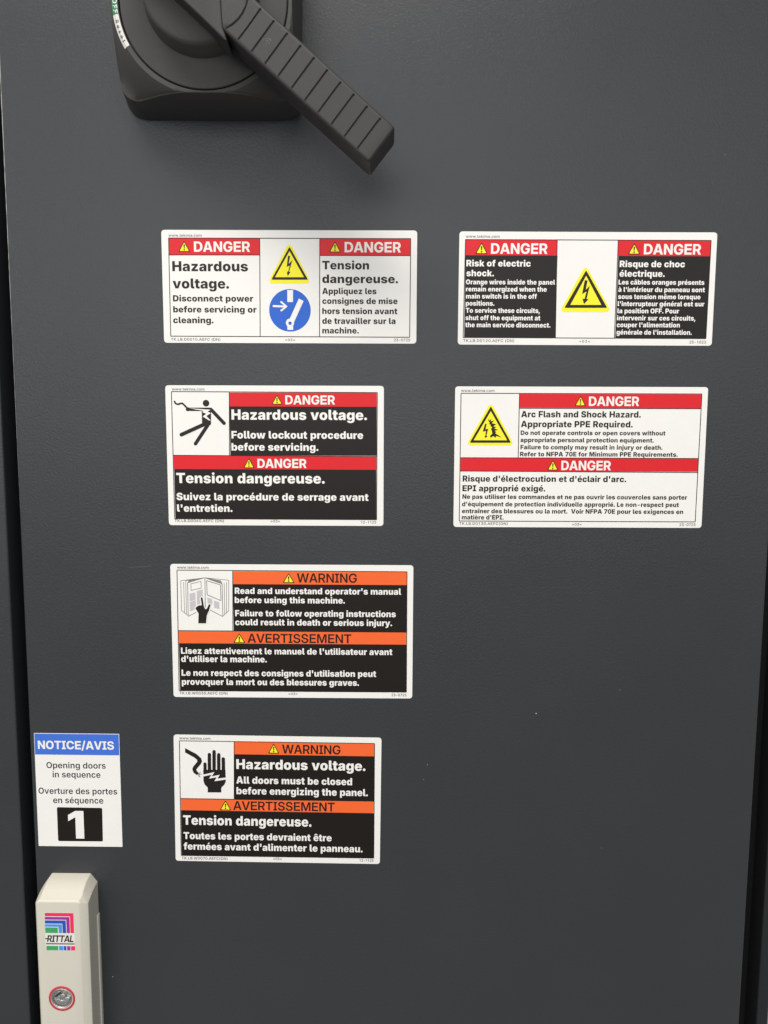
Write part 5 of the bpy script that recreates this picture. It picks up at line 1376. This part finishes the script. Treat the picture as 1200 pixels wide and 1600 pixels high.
            ('text', 'ink', 1, 'K', "d'équipement de protection individuelle approprié. Le non-respect peut", -72.72, -30.56, 135.81, 2.82),
            ('text', 'ink', 1, 'K', 'entraîner des blessures ou la mort.  Voir NFPA 70E pour les exigences en', -72.66, -34.95, 138.61, 2.83),
            ('text', 'ink', 1, 'K', "matière d'EPI.", -72.74, -38.92, 26.32, 2.84),
         ], [
         ]),
        ('pictogram', 'yellow triangle with an arc flash burst', [
            ('poly', 'yellow', 1, 2.2, [(-55.8, 34.35), (-40.62, 7.61), (-70.79, 7.51)]),
            ('poly', 'ink', 2, 0.5, [(-55.75, 31.64), (-42.8, 9.19), (-68.5, 9.1)]),
            ('poly', 'yellow', 3, 0, [(-55.69, 28.69), (-45.22, 10.73), (-66.03, 10.66)]),
            ('poly', 'ink', 4, 0, [(-59.09, 20.9), (-58.1, 20.91), (-58.79, 17.45), (-57.15, 17.78), (-58.13, 13.5), (-57.46, 13.17), (-58.83, 12.11), (-59.39, 13.49), (-58.85, 13.33), (-58.51, 16.46), (-60.49, 15.96)]),
            ('poly', 'ink', 4, 0, [(-57.64, 23.04), (-56.97, 22.55), (-57.26, 24.19), (-56.31, 22.78), (-55.18, 24.36), (-55.64, 22.39), (-53.5, 22.89), (-54.96, 21.24), (-52.3, 20.6), (-53.93, 19.27), (-52.1, 18.79), (-53.41, 17.96), (-51.08, 17.21), (-53.05, 16.48), (-51.95, 15.76), (-52.86, 15.16), (-48.5, 12.37), (-52.16, 13.35), (-52.47, 12.2), (-53.99, 13.35), (-55.46, 12.19), (-55.97, 13.34), (-54.51, 14.83), (-54.87, 16.47), (-55.4, 17.95), (-54.58, 18.45), (-55.76, 19.6), (-55.61, 20.42), (-56.6, 20.58), (-56.29, 21.73)]),
         ], [
         ]),
        ('fine_print', None, [
            ('text', 'grey_ink', 1, 'R', 'www.tekima.com', -74.29, 40.37, 20.6, 1.64),
         ], [
         ]),
        ('fine_print', None, [
            ('text', 'grey_ink', 1, 'R', 'TK.LB.D0130.AEFC(DN)', -74.24, -42.33, 30.42, 1.7),
         ], [
         ]),
        ('fine_print', None, [
            ('text', 'grey_ink', 1, 'R', '>03<', -3.27, -42.47, 5.91, 1.56),
         ], [
         ]),
        ('fine_print', None, [
            ('text', 'grey_ink', 1, 'R', '23-0725', 64.07, -42.47, 9.97, 1.7),
         ], [
         ]),
         ]),
    dict(name='safety_label', label='black label with orange headers and a hand pointing into an open manual',
         cat='label', group='safety labels stuck on the cabinet door', c=(-60.87, -129.93), rot=0.09, w=154.3, h=87.2, r=2.2, parts=[
        ('border', None, [
            ('line', 'ink', 1, 0.48, [(-72.88, 39.67), (73.14, 39.41), (73.35, -39.34), (-73.44, -39.33), (-72.88, 39.67)]),
            ('line', 'ink', 1, 0.48, [(-37.48, 39.6), (-38.0, 0.66)]),
            ('line', 'ink', 1, 0.48, [(-73.02, 0.37), (73.04, 0.24)]),
         ], [
         ]),
        ('header_panel', 'orange panel reading WARNING', [
            ('rect', 'orange', 0, -37.36, 39.23, 72.94, 30.84),
         ], [
            ('lettering', [
                ('text', 'ink', 2, 'M', 'WARNING', 3.25, 32.13, 38.11, 5.92),
             ]),
            ('alert_symbol', [
                ('alert', 2, -5.84, 31.8, 1.89, 38.16),
             ]),
         ]),
        ('header_panel', 'orange panel reading AVERTISSEMENT', [
            ('rect', 'orange', 0, -72.9, 0.27, 72.96, -7.92),
         ], [
            ('lettering', [
                ('text', 'ink', 2, 'M', 'AVERTISSEMENT', -28.68, -7.26, 66.51, 5.89),
             ]),
            ('alert_symbol', [
                ('alert', 2, -37.86, -7.46, -30.05, -1.13),
             ]),
         ]),
        ('message_panel', 'black panel with the English text', [
            ('rect', 'black', 0, -37.5, 30.84, 73.04, 0.45),
         ], [
            ('lettering', [
                ('text', 'white', 2, 'K', "Read and understand operator's manual", -36.37, 24.58, 105.83, 4.01),
                ('text', 'white', 2, 'K', 'before using this machine.', -36.47, 18.63, 70.22, 4.02),
                ('text', 'white', 2, 'K', 'Failure to follow operating instructions', -36.34, 10.02, 102.5, 4.03),
                ('text', 'white', 2, 'K', 'could result in death or serious injury.', -36.43, 4.16, 100.3, 4.05),
             ]),
         ]),
        ('message_panel', 'black panel with the French text', [
            ('rect', 'black', 0, -72.83, -7.92, 73.21, -39.26),
         ], [
            ('lettering', [
                ('text', 'white', 2, 'K', "Lisez attentivement le manuel de l'utilisateur avant", -71.61, -14.84, 135.73, 4.08),
                ('text', 'white', 2, 'K', "d'utiliser la machine.", -71.6, -20.19, 55.1, 4.09),
                ('text', 'white', 2, 'K', "Le non respect des consignes d'utilisation peut", -71.55, -29.38, 125.32, 4.1),
                ('text', 'white', 2, 'K', 'provoquer la mort ou des blessures graves.', -71.55, -35.34, 114.33, 4.12),
             ]),
         ]),
        ('pictogram', 'black hand pointing into an open manual', [
            ('line', 'grey_ink', 1, 0.33, [(-55.51, 34.82), (-66.28, 31.55), (-66.44, 9.73), (-61.27, 12.37)]),
            ('line', 'grey_ink', 1, 0.33, [(-55.17, 34.82), (-44.38, 30.99), (-44.26, 9.69), (-52.36, 13.99)]),
            ('line', 'grey_ink', 1, 0.33, [(-55.24, 34.72), (-55.35, 14.84)]),
            ('line', 'grey_ink', 1, 0.26, [(-55.51, 34.82), (-67.44, 32.93), (-67.46, 32.06)]),
            ('line', 'grey_ink', 1, 0.26, [(-55.51, 34.82), (-70.67, 32.8), (-70.62, 13.53), (-66.77, 10.42)]),
            ('line', 'grey_ink', 1, 0.26, [(-68.82, 32.06), (-68.72, 11.63)]),
            ('line', 'grey_ink', 1, 0.26, [(-67.46, 32.06), (-67.51, 10.77)]),
            ('line', 'grey_ink', 1, 0.26, [(-55.17, 34.82), (-40.1, 33.33), (-40.44, 13.54), (-44.08, 10.21)]),
            ('line', 'grey_ink', 1, 0.26, [(-43.02, 31.35), (-43.04, 10.92)]),
            ('line', 'grey_ink', 1, 0.26, [(-41.47, 32.22), (-41.83, 12.14)]),
            ('line', 'grey_ink', 2, 0.26, [(-64.26, 30.88), (-57.77, 32.47), (-57.69, 28.16), (-64.19, 26.56), (-64.26, 30.88)]),
            ('line', 'grey_ink', 2, 0.33, [(-54.19, 33.0), (-45.41, 30.3), (-45.26, 20.1), (-54.04, 23.86), (-54.19, 33.0)]),
            ('poly', 'grey_shadow', 2, 0, [(-55.51, 34.89), (-65.57, 33.04), (-66.28, 31.73), (-60.81, 33.07)]),
            ('poly', 'grey_shadow', 2, 0, [(-55.0, 34.89), (-45.19, 33.16), (-44.21, 31.24), (-49.94, 33.13)]),
            ('poly', 'lilac', 2, 0, [(-65.25, 24.48), (-61.66, 25.37), (-61.59, 20.7), (-65.26, 19.64)]),
            ('poly', 'lilac', 2, 0, [(-65.27, 19.12), (-61.5, 20.35), (-61.56, 14.45), (-65.17, 13.04)]),
            ('poly', 'lilac', 2, 0, [(-60.62, 26.24), (-56.86, 27.3), (-56.98, 18.3), (-60.65, 17.24)]),
            ('poly', 'lilac', 2, 0, [(-54.07, 22.13), (-50.93, 21.11), (-50.87, 17.29), (-53.81, 18.32)]),
            ('poly', 'lilac', 2, 0, [(-49.86, 20.07), (-46.47, 19.06), (-46.39, 14.55), (-49.61, 15.57)]),
            ('poly', 'white', 3, 0, [(-60.68, 4.89), (-60.33, 11.4), (-62.5, 14.97), (-61.17, 16.71), (-59.11, 17.66), (-58.25, 17.77), (-58.85, 21.75), (-57.63, 23.07), (-56.23, 21.77), (-55.72, 16.4), (-55.34, 15.36), (-54.55, 15.54), (-53.23, 18.32), (-51.16, 17.81), (-52.37, 13.47), (-53.87, 10.33), (-54.53, 4.92)]),
            ('poly', 'ink', 4, 0, [(-60.06, 5.24), (-59.75, 11.68), (-61.72, 14.97), (-60.84, 16.19), (-59.12, 16.97), (-57.58, 17.08), (-58.17, 21.76), (-57.64, 22.38), (-56.91, 21.69), (-56.24, 16.4), (-55.42, 14.49), (-54.39, 14.84), (-52.97, 17.8), (-51.89, 17.46), (-53.06, 13.46), (-54.49, 10.32), (-55.1, 5.27)]),
         ], [
         ]),
        ('fine_print', None, [
            ('text', 'grey_ink', 1, 'R', 'www.tekima.com', -72.85, 40.63, 20.07, 1.65),
         ], [
         ]),
        ('fine_print', None, [
            ('text', 'grey_ink', 1, 'R', 'TK.LB.W0030.AEFC (DN)', -73.23, -41.75, 31.08, 1.71),
         ], [
         ]),
        ('fine_print', None, [
            ('text', 'grey_ink', 1, 'R', '>03<', -2.7, -41.7, 5.8, 1.56),
         ], [
         ]),
        ('fine_print', None, [
            ('text', 'grey_ink', 1, 'R', '23-0725', 63.73, -42.1, 9.64, 1.7),
         ], [
         ]),
         ]),
    dict(name='safety_label', label='black label with orange headers and an open hand beside a sparking cable',
         cat='label', group='safety labels stuck on the cabinet door', c=(-71.27, -242.81), rot=-0.42, w=135.3, h=86.9, r=2.2, parts=[
        ('border', None, [
            ('line', 'ink', 1, 0.48, [(-63.88, 39.29), (63.15, 39.5), (63.63, -39.34), (-63.89, -39.61), (-63.88, 39.29)]),
            ('line', 'ink', 1, 0.48, [(-28.19, 39.25), (-28.49, 0.39)]),
            ('line', 'ink', 1, 0.48, [(-63.89, -0.2), (63.15, 0.16)]),
         ], [
         ]),
        ('header_panel', 'orange panel reading WARNING', [
            ('rect', 'orange', 0, -28.08, 39.25, 63.13, 30.77),
         ], [
            ('lettering', [
                ('text', 'ink', 2, 'M', 'WARNING', 2.97, 31.77, 38.06, 6.02),
             ]),
            ('alert_symbol', [
                ('alert', 2, -6.13, 31.74, 1.2, 38.44),
             ]),
         ]),
        ('header_panel', 'orange panel reading AVERTISSEMENT', [
            ('rect', 'orange', 0, -63.54, 0.23, 63.12, -8.14),
         ], [
            ('lettering', [
                ('text', 'ink', 2, 'M', 'AVERTISSEMENT', -29.15, -7.31, 66.65, 6.0),
             ]),
            ('alert_symbol', [
                ('alert', 2, -37.98, -7.65, -30.46, -0.83),
             ]),
         ]),
        ('message_panel', 'black panel with the English text', [
            ('rect', 'black', 0, -28.27, 30.77, 63.39, -0.1),
         ], [
            ('lettering', [
                ('text', 'white', 2, 'K', 'Hazardous voltage.', -26.91, 20.79, 84.35, 6.67),
                ('text', 'white', 2, 'K', 'All doors must be closed', -26.99, 10.87, 75.76, 4.84),
                ('text', 'white', 2, 'K', 'before energizing the panel.', -26.92, 3.53, 86.1, 4.86),
             ]),
         ]),
        ('message_panel', 'black panel with the French text', [
            ('rect', 'black', 0, -63.55, -8.14, 63.62, -39.41),
         ], [
            ('lettering', [
                ('text', 'white', 2, 'K', 'Tension dangereuse.', -62.25, -18.1, 84.53, 6.54),
                ('text', 'white', 2, 'K', 'Toutes les portes devraient être', -62.16, -28.06, 97.76, 4.8),
                ('text', 'white', 2, 'K', "fermées avant d'alimenter le panneau.", -62.15, -35.4, 118.28, 4.82),
             ]),
         ]),
        ('pictogram', 'black hand touching a sparking cable', [
            ('poly', 'ink', 1, 0, [(-60.22, 34.38), (-53.03, 30.62), (-49.93, 27.84), (-49.26, 25.67), (-49.98, 23.85), (-53.0, 20.16), (-53.01, 19.43), (-51.39, 17.27), (-52.7, 16.08), (-54.95, 17.76), (-55.79, 20.11), (-55.07, 21.95), (-52.41, 25.26), (-52.46, 26.53), (-54.11, 27.95), (-60.27, 31.48)]),
            ('stroke', 'ink', 1, 0.3, [(-51.47, 16.91), (-50.4, 18.09)]),
            ('stroke', 'ink', 1, 0.3, [(-51.4, 16.73), (-49.65, 16.75)]),
            ('stroke', 'ink', 1, 0.3, [(-51.54, 16.47), (-50.62, 14.66)]),
            ('stroke', 'ink', 1, 0.3, [(-51.68, 16.39), (-51.49, 15.16)]),
            ('poly', 'ink', 1, 0, [(-48.57, 19.87), (-34.05, 20.11), (-33.87, 12.45), (-34.59, 10.25), (-36.82, 7.83), (-36.92, 4.54), (-45.78, 4.39), (-45.81, 7.69), (-47.88, 10.03), (-48.49, 12.21)]),
            ('stroke', 'ink', 2, 2.04, [(-47.37, 23.89), (-47.38, 17.34)]),
            ('stroke', 'ink', 2, 2.24, [(-44.44, 30.29), (-44.48, 17.39)]),
            ('stroke', 'ink', 2, 2.24, [(-41.35, 32.33), (-41.47, 17.43)]),
            ('stroke', 'ink', 2, 2.24, [(-38.34, 30.28), (-38.4, 17.49)]),
            ('stroke', 'ink', 2, 2.24, [(-35.38, 27.53), (-35.33, 17.54)]),
            ('poly', 'white', 3, 0, [(-48.68, 16.52), (-41.25, 18.46), (-43.03, 15.4), (-37.85, 16.69), (-39.27, 14.01), (-33.75, 14.83), (-33.76, 13.48), (-41.39, 12.15), (-39.79, 14.91), (-44.8, 13.92), (-43.09, 16.68), (-48.62, 15.31)]),
         ], [
         ]),
        ('fine_print', None, [
            ('text', 'grey_ink', 1, 'R', 'www.tekima.com', -63.86, 40.27, 20.2, 1.72),
         ], [
         ]),
        ('fine_print', None, [
            ('text', 'grey_ink', 1, 'R', 'TK.LB.W0070.AEFC(DN)', -63.57, -42.28, 30.31, 1.78),
         ], [
         ]),
        ('fine_print', None, [
            ('text', 'grey_ink', 1, 'R', '>03<', -2.86, -41.74, 5.53, 1.65),
         ], [
         ]),
        ('fine_print', None, [
            ('text', 'grey_ink', 1, 'R', '12-1125', 54.18, -41.91, 9.24, 1.78),
         ], [
         ]),
         ]),
    dict(name='notice_label', label='white notice label with blue header and black number 1 above the cream handle',
         cat='label', group=None, c=(-201.91, -237.55), rot=-0.12, w=55.6, h=77.6, r=0.5, parts=[
        ('header_panel', 'blue panel reading NOTICE/AVIS', [
            ('rect', 'notice_blue', 0, -27.5, 38.5, 27.5, 24.32),
         ], [
            ('lettering', [
                ('text', 'white', 2, 'B', 'NOTICE/AVIS', -25.47, 28.15, 49.67, 5.61),
             ]),
         ]),
        ('message_text', 'grey door sequence text', [
            ('text', 'text_grey', 1, 'S', 'Opening doors', -20.45, 15.14, 38.83, 4.11),
            ('text', 'text_grey', 1, 'S', 'in sequence', -16.63, 8.88, 31.36, 4.12),
            ('text', 'text_grey', 1, 'S', 'Overture des portes', -26.35, -2.46, 51.73, 4.14),
            ('text', 'text_grey', 1, 'S', 'en séquence', -16.94, -8.83, 32.97, 4.15),
         ], [
         ]),
        ('number_plate', 'black plate with a white number 1', [
            ('poly', 'black', 1, 1.0, [(-14.69, -11.66), (15.18, -11.84), (14.94, -35.07), (-14.71, -35.16)]),
         ], [
            ('lettering', [
                ('text', 'white', 3, 'K', '1', -7.54, -33.24, 11.71, 19.2),
             ]),
         ]),
         ]),
]

for L in LABELS:
    root = thing(L['name'], L['label'], L['cat'], L['c'][0], L['c'][1], 0, L['rot'], L['group'])
    m = Mesh()
    w, h = L['w'] / 2, L['h'] / 2
    m.prism('white', box_loop(-w, -h, w, h, L['r'], 8), 0.01, BASE, 0.06, 2)
    m.build('backing', root)
    for name, plabel, shapes, kids in L['parts']:
        m = Mesh()
        draw(m, shapes)
        part = m.build(name, root, False, plabel)
        for kname, kshapes in kids:
            m = Mesh()
            draw(m, kshapes)
            m.build(kname, part)
